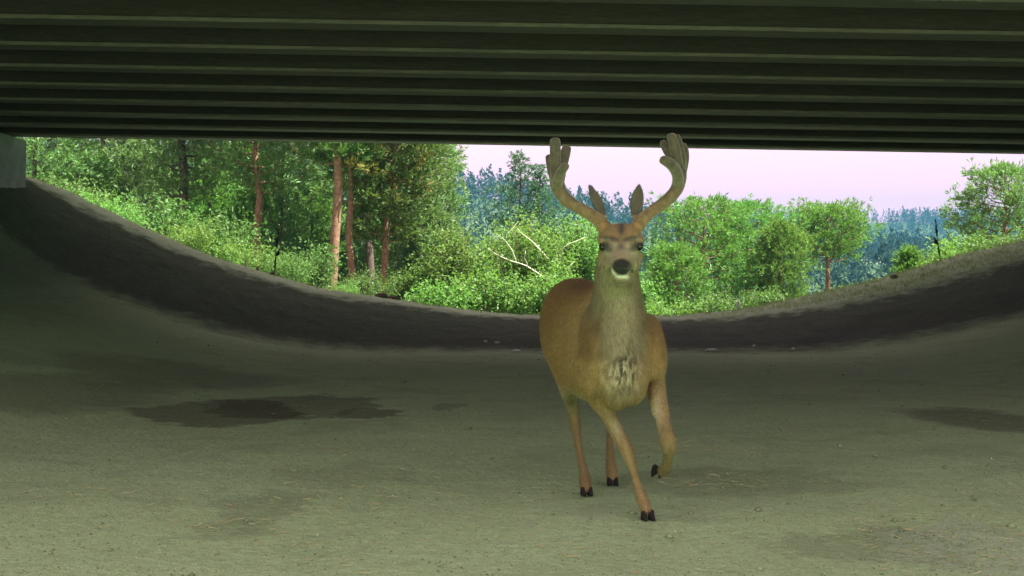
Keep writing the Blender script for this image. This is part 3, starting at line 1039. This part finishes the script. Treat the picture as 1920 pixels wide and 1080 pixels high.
# hind legs
body.append(limb([(1075, 610, 6.20, .13, .16), (1068, 665, 6.10, .11, .15), (1068, 705, 6.02, .072, .11), (1070, 738, 6.09, .043, .060), (1074, 768, 6.16, .033, .042), (1078, 792, 6.17, .028, .039),
                  (1082, 818, 6.11, .021, .028), (1088, 855, 6.00, .0185, .023), (1094, 882, 5.91, .022, .026), (1097, 900, 5.855, .030, .030), (1099, 918, 5.80, .028, .027), (1100, 922, 5.79, .023, .023)]))
body.append(limb([(1120, 620, 6.18, .12, .15), (1130, 680, 6.10, .095, .13), (1138, 722, 6.08, .062, .085), (1143, 758, 6.20, .038, .050), (1146, 783, 6.32, .030, .040), (1146, 806, 6.33, .024, .031),
                  (1144, 838, 6.27, .0195, .024), (1145, 866, 6.20, .024, .027), (1147, 884, 6.15, .032, .030), (1148, 897, 6.115, .029, .026), (1148.5, 901, 6.105, .024, .022)]))
skin = remeshed(body, 'body', 0.0065, 10, 0.5)
DEER_BASE = Vector((0.42, 5.72, 0.0))
deer = empty('mule_deer', DEER_BASE)
tag(deer, 'tan mule deer buck with velvet antlers walking towards the viewer, one foreleg raised', 'deer')

# coat colours: patches of the animal plus some painted shading, per vertex
co = np.empty(len(skin.vertices) * 3, dtype=np.float32)
skin.vertices.foreach_get('co', co)
co = co.reshape(-1, 3)
nor = np.empty(len(skin.vertices) * 3, dtype=np.float32)
skin.vertices.foreach_get('normal', nor)
nor = nor.reshape(-1, 3)
PX = CX + co[:, 0] / co[:, 1] * F
PY = HY - (co[:, 2] - CAM_H) / co[:, 1] * F
X, Y, Z = co[:, 0], co[:, 1], co[:, 2]
jit = np.array([noise.fractal(Vector((a * 14, b * 14, c_ * 9)), 1.0, 2.0, 3) for a, b, c_ in co])
jit2 = np.array([noise.noise(Vector((a * 60, b * 60, c_ * 26))) for a, b, c_ in co])


def ss(a, b, v):
    u = np.clip((v - a) / (b - a), 0, 1)
    return u * u * (3 - 2 * u)


TAN = np.array([.240, .168, .066]); RUST = np.array([.140, .093, .032]); GREY = np.array([.190, .172, .100]); CREAM = np.array([.42, .41, .25])
DARK = np.array([.030, .029, .022]); WHITE = np.array([.55, .55, .46]); BROWN = np.array([.105, .078, .038])
colr = np.tile(TAN, (len(co), 1))


def lay(mask, c_):
    global colr
    mk = np.clip(mask, 0, 1)[:, None]
    colr = colr * (1 - mk) + c_ * mk


lay(ss(5.45, 6.0, Y) * ss(.55, .9, Z) * .75, RUST)                               # redder flank and rump
lay(ss(.95, 1.05, Z) * ss(5.3, 5.6, Y) * .5, BROWN * 1.5)                        # darker back line
lay(ss(5.35, 5.75, Y) * (1 - ss(.44, .56, Z)) * ss(.36, .42, Z) * .6, CREAM)      # belly
neck = ss(.80, .96, Z + jit * .02) * (1 - ss(5.33, 5.5, Y)) * (1 - ss(1.2, 1.26, Z))
chest = (1 - ss(5.24, 5.36, Y + jit * .03)) * ss(.62, .76, Z) * (1 - ss(1.1, 1.2, Z)) * (1 - ss(.075, .135, np.abs(X - .487) + jit * .02))
lay(np.maximum(neck * .9, chest * .9), GREY)
lay(np.exp(-((PX - 1166) / 26) ** 2) * ss(540, 570, PY) * (1 - ss(640, 680, PY)) * (1 - ss(5.25, 5.33, Y)) * .35, CREAM * .8)
# shoulder highlight and crease shade behind it painted in; dark saddle on the rump
lay(np.exp(-((PX - 1121) / 13) ** 2 - ((PY - 690) / 46) ** 2) * (Y < 5.5) * .55, TAN * 1.45)
lay(np.exp(-((PX - 1097) / 10) ** 2 - ((PY - 660) / 60) ** 2) * .35, RUST * .8)
lay(np.exp(-((PX - 1092) / 26) ** 2 - ((PY - 533) / 20) ** 2) * (Y > 5.5) * .7, BROWN * .8)
lay(np.exp(-((PX - 1228) / 14) ** 2 - ((PY - 650) / 34) ** 2) * (Y < 5.5) * .35, TAN * 1.3)
# grey chest running down to the brisket, ruffled dark and pale locks
fr = (1 - ss(5.24, 5.32, Y))
lay(np.exp(-((PX - 1168) / 34) ** 4) * ss(620, 660, PY) * (1 - ss(735, 760, PY)) * fr * .8, GREY)
strk = np.array([noise.fractal(Vector((a * 75, b * 20, c_ * 22)), 1.0, 2.0, 2) for a, b, c_ in co])
cp = np.exp(-(((PX - 1173) / 22) ** 2 + ((PY - 690) / 40) ** 2)) * fr
lay(cp * ss(-.02, .22, strk) * 1.2, DARK * 1.3)
lay(np.exp(-(((PX - 1164) / 32) ** 2 + ((PY - 705) / 36) ** 2)) * fr * ss(.02, .25, -strk) * .8, CREAM)
lay(np.exp(-(((PX - 1182) / 16) ** 2 + ((PY - 762) / 10) ** 2)) * .8, DARK * 2)
# legs: paler on the inner and front side, darker knees
leg = 1 - ss(.42, .50, Z)
lay(leg * .60, np.array([.30, .265, .115]))
lay(np.exp(-(((PX - 1233) / 9) ** 2 + ((PY - 770) / 34) ** 2)) * .75, CREAM)
lay(np.exp(-(((PX - 1158) / 12) ** 2 + ((PY - 800) / 22) ** 2)) * .55, CREAM)
lay(np.exp(-(((PX - 1254) / 18) ** 2 + ((PY - 850) / 40) ** 2)) * .45, TAN * .7)
lay(np.exp(-(((PX - 1225) / 14) ** 2 + ((PY - 718) / 12) ** 2)) * .6, BROWN * .7)
lay(np.exp(-(((PX - 1070) / 12) ** 2 + ((PY - 752) / 14) ** 2)) * .7, BROWN * .6)
# head
hm = (Y < 5.16) & (Z > 1.02)
hmf = hm.astype(float)
lay(hmf * (1 - ss(455, 470, PY)) * .8, TAN * 1.1)           # brow and forehead
lay(hmf * np.exp(-(((PX - 1165) / 7) ** 2 + ((PY - 428) / 17) ** 2)) * 1.1, DARK * 1.6)   # dark parting
lay(hmf * np.exp(-((np.abs(PX - 1164) - 18) / 16) ** 2 - ((PY - 451 + np.abs(PX - 1164) * .16) / 4.5) ** 2) * 1.5, DARK * .8)  # dark V of the brow
lay(hmf * np.exp(-(((PX - 1164) / 26) ** 2 + ((PY - 470) / 15) ** 2)) * .85, GREY * 1.5)   # grey bridge of the nose
lay(hmf * ss(500, 480, PY) * ss(30, 40, np.abs(PX - 1164)) * ss(465, 475, PY) * .6, TAN * 1.1)
front = hmf * (1 - ss(4.86, 4.93, Y))
lay(hmf * np.exp(-(((PX - 1166) / 28) ** 2 + ((PY - 508) / 18) ** 2)) * front * .8, BROWN * .8)
for wx in (1150.5, 1181.5):
    lay(front * np.exp(-(((PX - wx) / 5.5) ** 2 + ((PY - 510) / 6.5) ** 2)) * 1.3, WHITE)
lay(front * np.exp(-(((PX - 1166) / 15) ** 2 + ((PY - 518.5) / 3.2) ** 2)) * 1.2, WHITE)
lay(front * ss(1.18, .86, np.hypot((PX - 1166) / 18.5, (PY - 499) / (14 + 3 * (PY > 499)))), DARK * .35)
lay(hmf * np.exp(-(((PX - 1166) / 22) ** 2 + ((PY - 530) / 6) ** 2)) * .8, BROWN * .7)
for ex, ey in ((1131, 462), (1198, 461)):
    sg = 1 if ex < 1160 else -1
    lay(hmf * np.exp(-(((PX - ex - sg * 9) / 8) ** 2 + ((PY - ey - 13) / 5) ** 2)) * .6, CREAM)
    lay(hmf * np.exp(-(((PX - ex - sg * 2) / 13) ** 2 + ((PY - ey + 12) / 4) ** 2)) * .45, CREAM * .9)
    lay(hmf * np.exp(-(((PX - ex) / 13) ** 2 + ((PY - ey) / 8) ** 2)) * 1.5, DARK * .7)
    lay(hmf * np.exp(-(((PX - ex - sg * 12) / 6) ** 2 + ((PY - ey - 7) / 4) ** 2)) * .8, DARK)      # tear gland
lay(hmf * np.exp(-(((PX - 1164) / 9) ** 2 + ((PY - 462) / 7) ** 2)) * .8, DARK * 1.5)
lay(hmf * np.exp(-((np.abs(PX - 1164) - 11) / 5) ** 2 - ((PY - 460) / 6) ** 2) * .7, CREAM * .8)
# ears
em = ((PY < 404) & (Y < 5.25)).astype(float)
lay(em, np.array([.078, .072, .052]))
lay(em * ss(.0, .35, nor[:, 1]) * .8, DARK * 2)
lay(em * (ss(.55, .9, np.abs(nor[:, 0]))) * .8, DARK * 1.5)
colr *= (1 + .12 * jit + .14 * jit2)[:, None]
ca = skin.color_attributes.new('coat', 'FLOAT_COLOR', 'POINT')
ca.data.foreach_set('color', np.concatenate([np.clip(colr, .004, 1), np.ones((len(co), 1))], 1).astype(np.float32).ravel())

m, t, p = mat_new('deer_coat')
at_ = t.nodes.new('ShaderNodeAttribute'); at_.attribute_name = 'coat'
tc = t.nodes.new('ShaderNodeTexCoord')
mp = t.nodes.new('ShaderNodeMapping'); mp.inputs['Scale'].default_value = (1, .6, .35)
t.links.new(tc.outputs['Object'], mp.inputs['Vector'])
n1 = noise_node(t, 230, 4, 0.7, mp.outputs[0])
n2 = noise_node(t, 45, 3, 0.6, mp.outputs[0])
cc = mixc(t, 1.0, at_.outputs['Color'], ramp(t, n1.outputs[0], [(0.25, (.55, .55, .55)), (0.75, (1.35, 1.35, 1.35))]).outputs[0], 'MULTIPLY')
t.links.new(cc, p.inputs['Base Color'])
p.inputs['Roughness'].default_value = 0.85
p.inputs['Specular IOR Level'].default_value = 0.15
p.inputs['Sheen Weight'].default_value = 0.15
bump(t, p, math_node(t, 'ADD', n1.outputs[0], math_node(t, 'MULTIPLY', n2.outputs[0], 1.5)), 0.55, 0.006)
M['coat'] = m


def child(name, me, mat, parent, smooth=True):
    """mesh modelled in world coordinates, hung under a thing"""
    me.transform(__import__('mathutils').Matrix.Translation(-parent.location))
    if smooth: me.polygons.foreach_set('use_smooth', np.ones(len(me.polygons), dtype=bool))
    return link(name, me, mat, parent)


co_world, nor_world, col_world = co.copy(), nor.copy(), colr.copy()
body_ob = child('body', skin, M['coat'], deer)

# antlers in velvet
m, t, p = mat_new('antler_velvet')
tc = t.nodes.new('ShaderNodeTexCoord')
sp = t.nodes.new('ShaderNodeSeparateXYZ'); t.links.new(tc.outputs['Object'], sp.inputs[0])
n1 = noise_node(t, 38, 5, 0.65, tc.outputs['Object'])
n2 = noise_node(t, 260, 3, 0.6, tc.outputs['Object'])
k = t.nodes.new('ShaderNodeMapRange'); k.inputs[1].default_value = 1.30; k.inputs[2].default_value = 1.52
t.links.new(sp.outputs[2], k.inputs[0])
c = mixc(t, k.outputs[0], (.150, .106, .052), (.060, .052, .039))
c = mixc(t, 1.0, c, ramp(t, n1.outputs[0], [(0.3, (.6, .6, .6)), (0.72, (1.4, 1.4, 1.4))]).outputs[0], 'MULTIPLY')
t.links.new(c, p.inputs['Base Color'])
p.inputs['Roughness'].default_value = 0.9
p.inputs['Specular IOR Level'].default_value = 0.1
p.inputs['Sheen Weight'].default_value = 0.5
p.inputs['Sheen Roughness'].default_value = 0.4
p.inputs['Sheen Tint'].default_value = (.7, .7, .6, 1)
bump(t, p, math_node(t, 'ADD', n1.outputs[0], math_node(t, 'MULTIPLY', n2.outputs[0], .4)), 0.5, 0.008)
M['velvet'] = m


def tine(pts):
    q = list(pts)
    a, b = q[-2], q[-1]
    q.append((b[0] + (b[0] - a[0]) * .18, b[1] + (b[1] - a[1]) * .18, b[2], b[3] * .72))
    q.append((b[0] + (b[0] - a[0]) * .26, b[1] + (b[1] - a[1]) * .26, b[2], b[3] * .30))
    return limb(q, 12, 4)


al = [limb([(1138, 432, 5.075, .030), (1124, 414, 5.095, .030), (1100, 398, 5.12, .0275), (1075, 384, 5.14, .028), (1054, 366, 5.15, .031), (1045, 345, 5.14, .033), (1044, 325, 5.12, .030)], 14, 5),
      tine([(1050, 362, 5.16, .025), (1040, 335, 5.20, .024), (1033, 312, 5.22, .021), (1029, 294, 5.23, .017)]),
      tine([(1043, 335, 5.12, .028), (1042, 305, 5.10, .025), (1041, 278, 5.09, .025), (1041, 262, 5.09, .023)]),
      tine([(1047, 342, 5.16, .027), (1053, 312, 5.20, .026), (1059, 290, 5.22, .025), (1063, 276, 5.23, .021)]),
      tine([(1044, 346, 5.12, .024), (1049, 328, 5.05, .022), (1057, 315, 5.00, .020), (1063, 311, 4.98, .014)])]
ar = [limb([(1190, 432, 5.075, .030), (1204, 412, 5.095, .030), (1226, 394, 5.12, .0275), (1250, 376, 5.14, .028), (1268, 356, 5.15, .029), (1274, 336, 5.15, .031), (1275, 318, 5.14, .030)], 14, 5),
      tine([(1272, 345, 5.14, .027), (1270, 326, 5.06, .026), (1260, 310, 5.00, .025), (1248, 302, 4.97, .022), (1240, 299, 4.96, .018)]),
      tine([(1273, 330, 5.15, .026), (1264, 302, 5.19, .022), (1251, 282, 5.22, .021), (1243, 267, 5.23, .017)]),
      tine([(1273, 325, 5.14, .027), (1269, 296, 5.12, .025), (1263, 270, 5.10, .024), (1258, 254, 5.10, .021)]),
      tine([(1275, 325, 5.16, .026), (1276, 296, 5.17, .024), (1273, 272, 5.17, .021), (1269, 256, 5.17, .016)]),
      tine([(1275, 330, 5.17, .026), (1282, 305, 5.20, .023), (1284, 286, 5.22, .020), (1281, 272, 5.23, .016)])]
for parts in (al, ar):
    child('antler', remeshed(parts, 'antler', 0.0055, 5, 0.5), M['velvet'], deer)

# eyes
m, t, p = mat_new('eye_dark')
p.inputs['Base Color'].default_value = (.006, .005, .004, 1)
p.inputs['Roughness'].default_value = 0.22
p.inputs['Specular IOR Level'].default_value = 0.3
M['eye'] = m
for ex, ey in ((1131, 462.5), (1198, 461.5)):
    bm = bmesh.new()
    bmesh.ops.create_uvsphere(bm, u_segments=16, v_segments=10, radius=.0185)
    me = bpy.data.meshes.new('eye'); bm.to_mesh(me); bm.free()
    q = W(ex, ey, 4.982)
    me.transform(__import__('mathutils').Matrix.Translation(q))
    child('eye', me, M['eye'], deer)

# cloven hooves
m, t, p = mat_new('hoof_horn')
p.inputs['Base Color'].default_value = (.018, .018, .014, 1)
p.inputs['Roughness'].default_value = 0.75
p.inputs['Specular IOR Level'].default_value = 0.2
M['hoof'] = m


def hoof(top, fwd, down, size=1.0):
    """two pointed toes below the pastern; fwd is the way the toes point"""
    fwd = Vector(fwd).normalized(); dn = Vector(down).normalized()
    sd = fwd.cross(dn).normalized()
    mb = MB()
    for s_ in (-1, 1):
        rings = []
        for (f0, f1, z, w) in ((-.016, .012, 0, .011), (-.018, .024, .014, .0135), (-.018, .040, .030, .0145), (-.018, .046, .040, .0150)):
            c0 = top + dn * (z * size) + sd * (s_ * .0165 * size)
            rg = []
            for k in range(10):
                a = 2 * math.pi * k / 10
                u = math.cos(a)
                fl = (f1 if u > 0 else -f0) * u * size
                rg.append(c0 + fwd * fl + sd * (w * size * math.sin(a) * (1 - .35 * max(0, u)) + s_ * .003 * max(0, u)))
            rings.append(rg)
        mb.rings(rings)
    return mb.mesh('hoof', True)


q = W(1214, 962, 5.16); q.z = .038
child('hoof', hoof(q, (.22, -1, 0), (0, 0, -1), 1.0), M['hoof'], deer)
q = W(1100, 922, 5.79); q.z = .038
child('hoof', hoof(q, (.12, -1, 0), (0, 0, -1), 1.0), M['hoof'], deer)
q = W(1148.5, 901, 6.105); q.z = .038
child('hoof', hoof(q, (.02, -1, 0), (0, 0, -1), 1.0), M['hoof'], deer)
q = W(1240, 884, 5.318)
child('hoof', hoof(q, (-.25, .1, -1), (-.30, 1, .2), 1.0), M['hoof'], deer)

# the hair of the coat: short strands lying along the body, longer on neck and chest
def fur():
    r = np.random.default_rng(77)
    reps = 3
    idx = np.repeat(np.arange(len(co_world)), reps)
    P0 = co_world[idx] + r.normal(0, .003, (len(idx), 3))
    N = nor_world[idx]
    flow = np.tile(np.array([-.15, .75, -.65]), (len(idx), 1))
    nk_ = ((co_world[idx, 1] < 5.4) & (co_world[idx, 2] > .7))
    flow[nk_] = np.array([0, .25, -1.0])
    flow[co_world[idx, 2] < .45] = np.array([0, .1, -1.0])
    flow += r.normal(0, .22, flow.shape)
    tang = unit(flow - N * (flow * N).sum(1, keepdims=True))
    d = unit(tang + N * r.uniform(.12, .5, (len(idx), 1)))
    L = np.full(len(idx), .017)
    L[nk_] = .022
    L[co_world[idx, 2] < .46] = .010
    head_ = (co_world[idx, 2] > 1.12) & (co_world[idx, 1] < 5.16)
    L[head_] = .007
    L[(co_world[idx, 2] > 1.30)] = .0035
    L[(co_world[idx, 1] < 4.93) & (co_world[idx, 2] > 1.0)] = .003
    L = (L * r.uniform(.6, 1.25, len(idx)))[:, None]
    nose = (np.hypot((CX + co_world[idx, 0] / co_world[idx, 1] * F - 1166) / 20, (HY - (co_world[idx, 2] - CAM_H) / co_world[idx, 1] * F - 497) / 17) < 1) & (co_world[idx, 1] < 4.9)
    L[nose] = .0004
    sd = unit(np.cross(d, N)) * .0011
    V = np.stack([P0 - sd - N * .001, P0 + sd - N * .001, P0 + d * L], 1).reshape(-1, 3) - np.array(DEER_BASE)
    me = mesh_tris('fur', V, np.arange(len(V), dtype=np.int32).reshape(-1, 3))
    c_ = np.clip(col_world[idx] * r.uniform(.62, 1.4, (len(idx), 1)), .004, 1)
    c_ = np.repeat(c_, 3, axis=0)
    a_ = me.color_attributes.new('coat', 'FLOAT_COLOR', 'POINT')
    a_.data.foreach_set('color', np.concatenate([c_, np.ones((len(c_), 1))], 1).astype(np.float32).ravel())
    return me


m, t, p = mat_new('deer_hair')
at_ = t.nodes.new('ShaderNodeAttribute'); at_.attribute_name = 'coat'
t.links.new(at_.outputs['Color'], p.inputs['Base Color'])
p.inputs['Roughness'].default_value = 0.7
p.inputs['Specular IOR Level'].default_value = 0.2
fo = link('fur', fur(), m, deer)
fo['kind'] = 'stuff'


# ------------------------------------------------------------------ small things on the ground
def scatter_grass():
    r = np.random.default_rng(31)
    V = []
    n = 9000
    x = r.uniform(-12.5, 12.5, n)
    y = 25.2 - np.interp(x, [2, 8], [0, 1.2]) + np.abs(r.normal(0, 1.6, n)) + r.normal(0, .25, n)
    keep = r.random(n) < np.interp(x, [-12, -5, 0, 3, 6, 12], [.45, .35, .25, .35, 1, 1])
    for a, b in zip(x[keep], y[keep]):
        z = ground_z(a, b) - .01
        for _ in range(4):
            h = r.uniform(.03, .10) * (1.25 if a > 5 else .9)
            an = r.uniform(0, 6.283); w = .005
            q = np.array([a + r.normal(0, .03), b + r.normal(0, .03), z])
            s1 = np.array([math.cos(an) * w, math.sin(an) * w, 0])
            tip = q + np.array([r.normal(0, .45) * h, r.normal(0, .45) * h, h])
            V += [q - s1, q + s1, tip]
    V = np.array(V)
    return mesh_tris('rim_grass', V, np.arange(len(V), dtype=np.int32).reshape(-1, 3))


o = link('rim_grass', scatter_grass(), M['grass'])
tag(o, 'short dry grass along the lit rim of the far bank', 'grass', kind='stuff')


def pixel_ground(px, py):
    """where the line of sight through a pixel meets the ground"""
    lo, hi = 3.0, 34.0
    d = lo
    while d < hi:
        w = W(px, py, d)
        if w.z <= ground_z(w.x, d): return Vector((w.x, d, ground_z(w.x, d)))
        d += .02
    w = W(px, py, 26)
    return Vector((w.x, 26, ground_z(w.x, 26)))


def scatter_bits():
    r = np.random.default_rng(41)
    # pebbles and crumbs of soil
    V, Fc = [], []
    n = 5200
    for i in range(n):
        d = 4.0 + 15 * r.random() ** 1.6
        x = r.uniform(-.47, .47) * d
        if r.random() < .09:
            d = r.uniform(4.1, 5.2); x = r.uniform(1.45, 2.4)          # gravel patch
        s_ = r.uniform(.002, .0075) * (r.uniform(1.6, 3.2) if r.random() < .05 else 1)
        z = ground_z(x, d)
        b = len(V)
        st = np.array([[1, 0, 0], [-1, 0, 0], [0, 1, 0], [0, -1, 0], [0, 0, .75], [0, 0, -.6]]) * r.uniform(.6, 1.3, (6, 1)) * s_
        an = r.uniform(0, 6.28); ca, sa = math.cos(an), math.sin(an)
        for q in st:
            V.append((x + q[0] * ca - q[1] * sa, d + q[0] * sa + q[1] * ca, z + q[2] + s_ * .25))
        for f_ in ((0, 2, 4), (2, 1, 4), (1, 3, 4), (3, 0, 4), (2, 0, 5), (1, 2, 5), (3, 1, 5), (0, 3, 5)):
            Fc.append(tuple(b + k for k in f_))
    o = link('pebbles', mesh_tris('pebbles', V, Fc), M['pebble'])
    tag(o, 'small pebbles and crumbs scattered over the dirt floor', 'pebbles', kind='stuff')
    # straw: strewn singly and in a few thin heaps
    V, Fc = [], []
    heaps = [(1200, 838, 120, .22), (1245, 835, 60, .2), (1345, 905, 60, .2), (1370, 848, 30, .15), (870, 935, 50, .3), (660, 945, 26, .2), (400, 975, 60, .25), (120, 940, 40, .3),
             (620, 900, 26, .3), (620, 1015, 40, .3), (1130, 1025, 40, .25), (1760, 985, 40, .3), (1830, 1020, 80, .35), (700, 850, 14, .2), (1290, 800, 20, .3), (640, 850, 16, .2), (1660, 800, 14, .2)]
    items = []
    for px, py, k, sp_ in heaps:
        c_ = pixel_ground(px, py)
        for _ in range(k):
            items.append((c_.x + r.normal(0, sp_), c_.y + r.normal(0, sp_ * .9)))
    for _ in range(260):
        d = 4.0 + 13 * r.random() ** 1.5
        items.append((r.uniform(-.47, .47) * d, d))
    for x, d in items:
        z = ground_z(x, d) + .004
        L = r.uniform(.006, .028); an = r.uniform(0, 6.28); w = r.uniform(.0010, .0019)
        dx, dy = math.cos(an) * L, math.sin(an) * L
        b = len(V)
        z2 = z + r.uniform(-.002, .012)
        for (ex, ey, ez) in ((-dx, -dy, z), (dx, dy, z2)):
            V += [(x + ex - dy / L * w, d + ey + dx / L * w, ez), (x + ex + dy / L * w, d + ey - dx / L * w, ez), (x + ex, d + ey, ez + w * 1.6)]
        for f_ in ((0, 1, 4, 3), (1, 2, 5, 4), (2, 0, 3, 5)):
            Fc.append(tuple(b + k for k in f_))
    o = link('straw', mesh_tris('straw', V, Fc), M['straw'])
    tag(o, 'pale straw bits strewn over the dirt floor', 'straw', kind='stuff')


scatter_bits()


# dry mullein-like stalks on the rim
def stalk(px, y_top, y_foot, d, lean_px, side, label):
    x = (px - CX) / F * d
    foot = Vector((x, d, ground_z(x, d) - .03))
    top = W(px + lean_px, y_top, d)
    root = empty('dry_stalk', foot)
    tag(root, label, 'dry stalk', 'dark dry stalks on the rim')
    r = random.Random(int(px))
    v = top - foot
    pts, rad = [], []
    for i in range(15):
        u = i / 14
        pts.append(v * u + Vector((.012 * math.sin(u * 7), .01 * math.sin(u * 5), 0)))
        rad.append(.012 * (1 - .5 * u))
    mb = MB(); mb.tube(pts, rad, 7)
    mb.build('stem', M['stalk'], root, True)
    # rough seed spikes: main spike and a side cluster
    def spike(a, b, w, n, nm):
        mb = MB()
        for i in range(n):
            u = i / (n - 1)
            c_ = a.lerp(b, u) + Vector((r.gauss(0, .004), r.gauss(0, .004), 0))
            rr = w * (0.45 + .75 * math.sin(min(1, u * 1.25 + .15) * math.pi) ** .8) * r.uniform(.7, 1.25) + .003
            mb.tube([c_ + Vector((0, 0, -.022)), c_ + Vector((0, 0, -.008)), c_ + Vector((0, 0, .010)), c_ + Vector((0, 0, .026))], [rr * .4, rr, rr * .85, rr * .25], 7)
        mb.build(nm, M['stalk'], root)
    spike(v * .66, v * .99, .024, 12, 'seed_spike')
    spike(v * .24, v * .50, .018, 9, 'seed_spike')
    c0 = v * .52
    spike(c0 + Vector((side * .02, 0, -.02)), c0 + Vector((side * .075, .01, .075)), .028, 6, 'side_spike')
    spike(c0 + Vector((side * .02, 0, -.05)), c0 + Vector((side * .10, -.01, -.01)), .014, 5, 'side_spike')
    return root


stalk(513, 432, 500, 26.2, 9, 1, 'dark dry seed stalk on the bare rim in front of the pine wood')
stalk(1763, 412, 490, 26.2, -9, -1, 'dark dry seed stalk on the grassy rim before the hazy hills')


def rock(px, py, w, h, mat, name, label, cat, group, seed):
    p0 = pixel_ground(px, py)
    sc_ = p0.y / F
    r = np.random.default_rng(seed)
    bm = bmesh.new()
    bmesh.ops.create_icosphere(bm, subdivisions=2, radius=1.0)
    for v_ in bm.verts:
        k = 1 + .28 * noise.noise(v_.co * 1.7 + Vector((seed, 0, 0)))
        v_.co = Vector((v_.co.x * w * sc_ * .5 * k, v_.co.y * w * sc_ * .4 * k, v_.co.z * h * sc_ * .5 * k))
    me = bpy.data.meshes.new(name); bm.to_mesh(me); bm.free()
    o = link(name, me, mat)
    o.location = p0 + Vector((0, 0, h * sc_ * .3))
    o.rotation_euler = (0, 0, seed)
    tag(o, label, cat, group)


GP = 'pale stones at the foot of the far bank'
rock(968, 660, 22, 6, M['pale_stone'], 'pale_stone', 'flat pale stone at the foot of the dark bank, beside the deer\'s flank', 'stone', GP, 1)
rock(910, 642, 9, 6, M['pale_stone'], 'pale_stone', 'small pale stone up the dark bank from the flat pale stone', 'stone', GP, 2)
rock(932, 644, 12, 5, M['pale_stone'], 'pale_stone', 'narrow pale stone next to the small pale stone on the dark bank', 'stone', GP, 3)
rock(1334, 658, 26, 6, M['pale_stone'], 'pale_stone', 'long flat grey-white stone at the foot of the dark bank, past the deer\'s shoulder', 'stone', GP, 4)
rock(1414, 650, 8, 5, M['pale_stone'], 'pale_stone', 'little pale stone between the long flat stone and the roundish one', 'stone', GP, 5)
rock(1487, 656, 8, 6, M['pale_stone'], 'pale_stone', 'roundish pale stone at the bank foot farthest along from the deer', 'stone', GP, 6)
rock(1384, 578, 9, 22, M['pale_stone'], 'marker_stone', 'small upright white stone on the lit rim before the big round pine', 'stone', None, 7)
GC = 'dark clods on the rim'
rock(1677, 522, 18, 9, M['clod'], 'soil_clod', 'dark clod on the grassy rim', 'clod', GC, 8)
rock(715, 556, 26, 12, M['clod'], 'soil_clod', 'large dark clod on the rim below the leaning pine', 'clod', GC, 9)
rock(735, 560, 18, 9, M['clod'], 'soil_clod', 'dark clod lying against the large one below the leaning pine', 'clod', GC, 10)
rock(483, 498, 9, 8, M['clod'], 'soil_clod', 'small dark clod on the bare rim just up from the dry stalk', 'clod', GC, 11)
rock(510, 507, 10, 8, M['clod'], 'soil_clod', 'small dark clod at the foot of the dry stalk by the wood', 'clod', GC, 12)
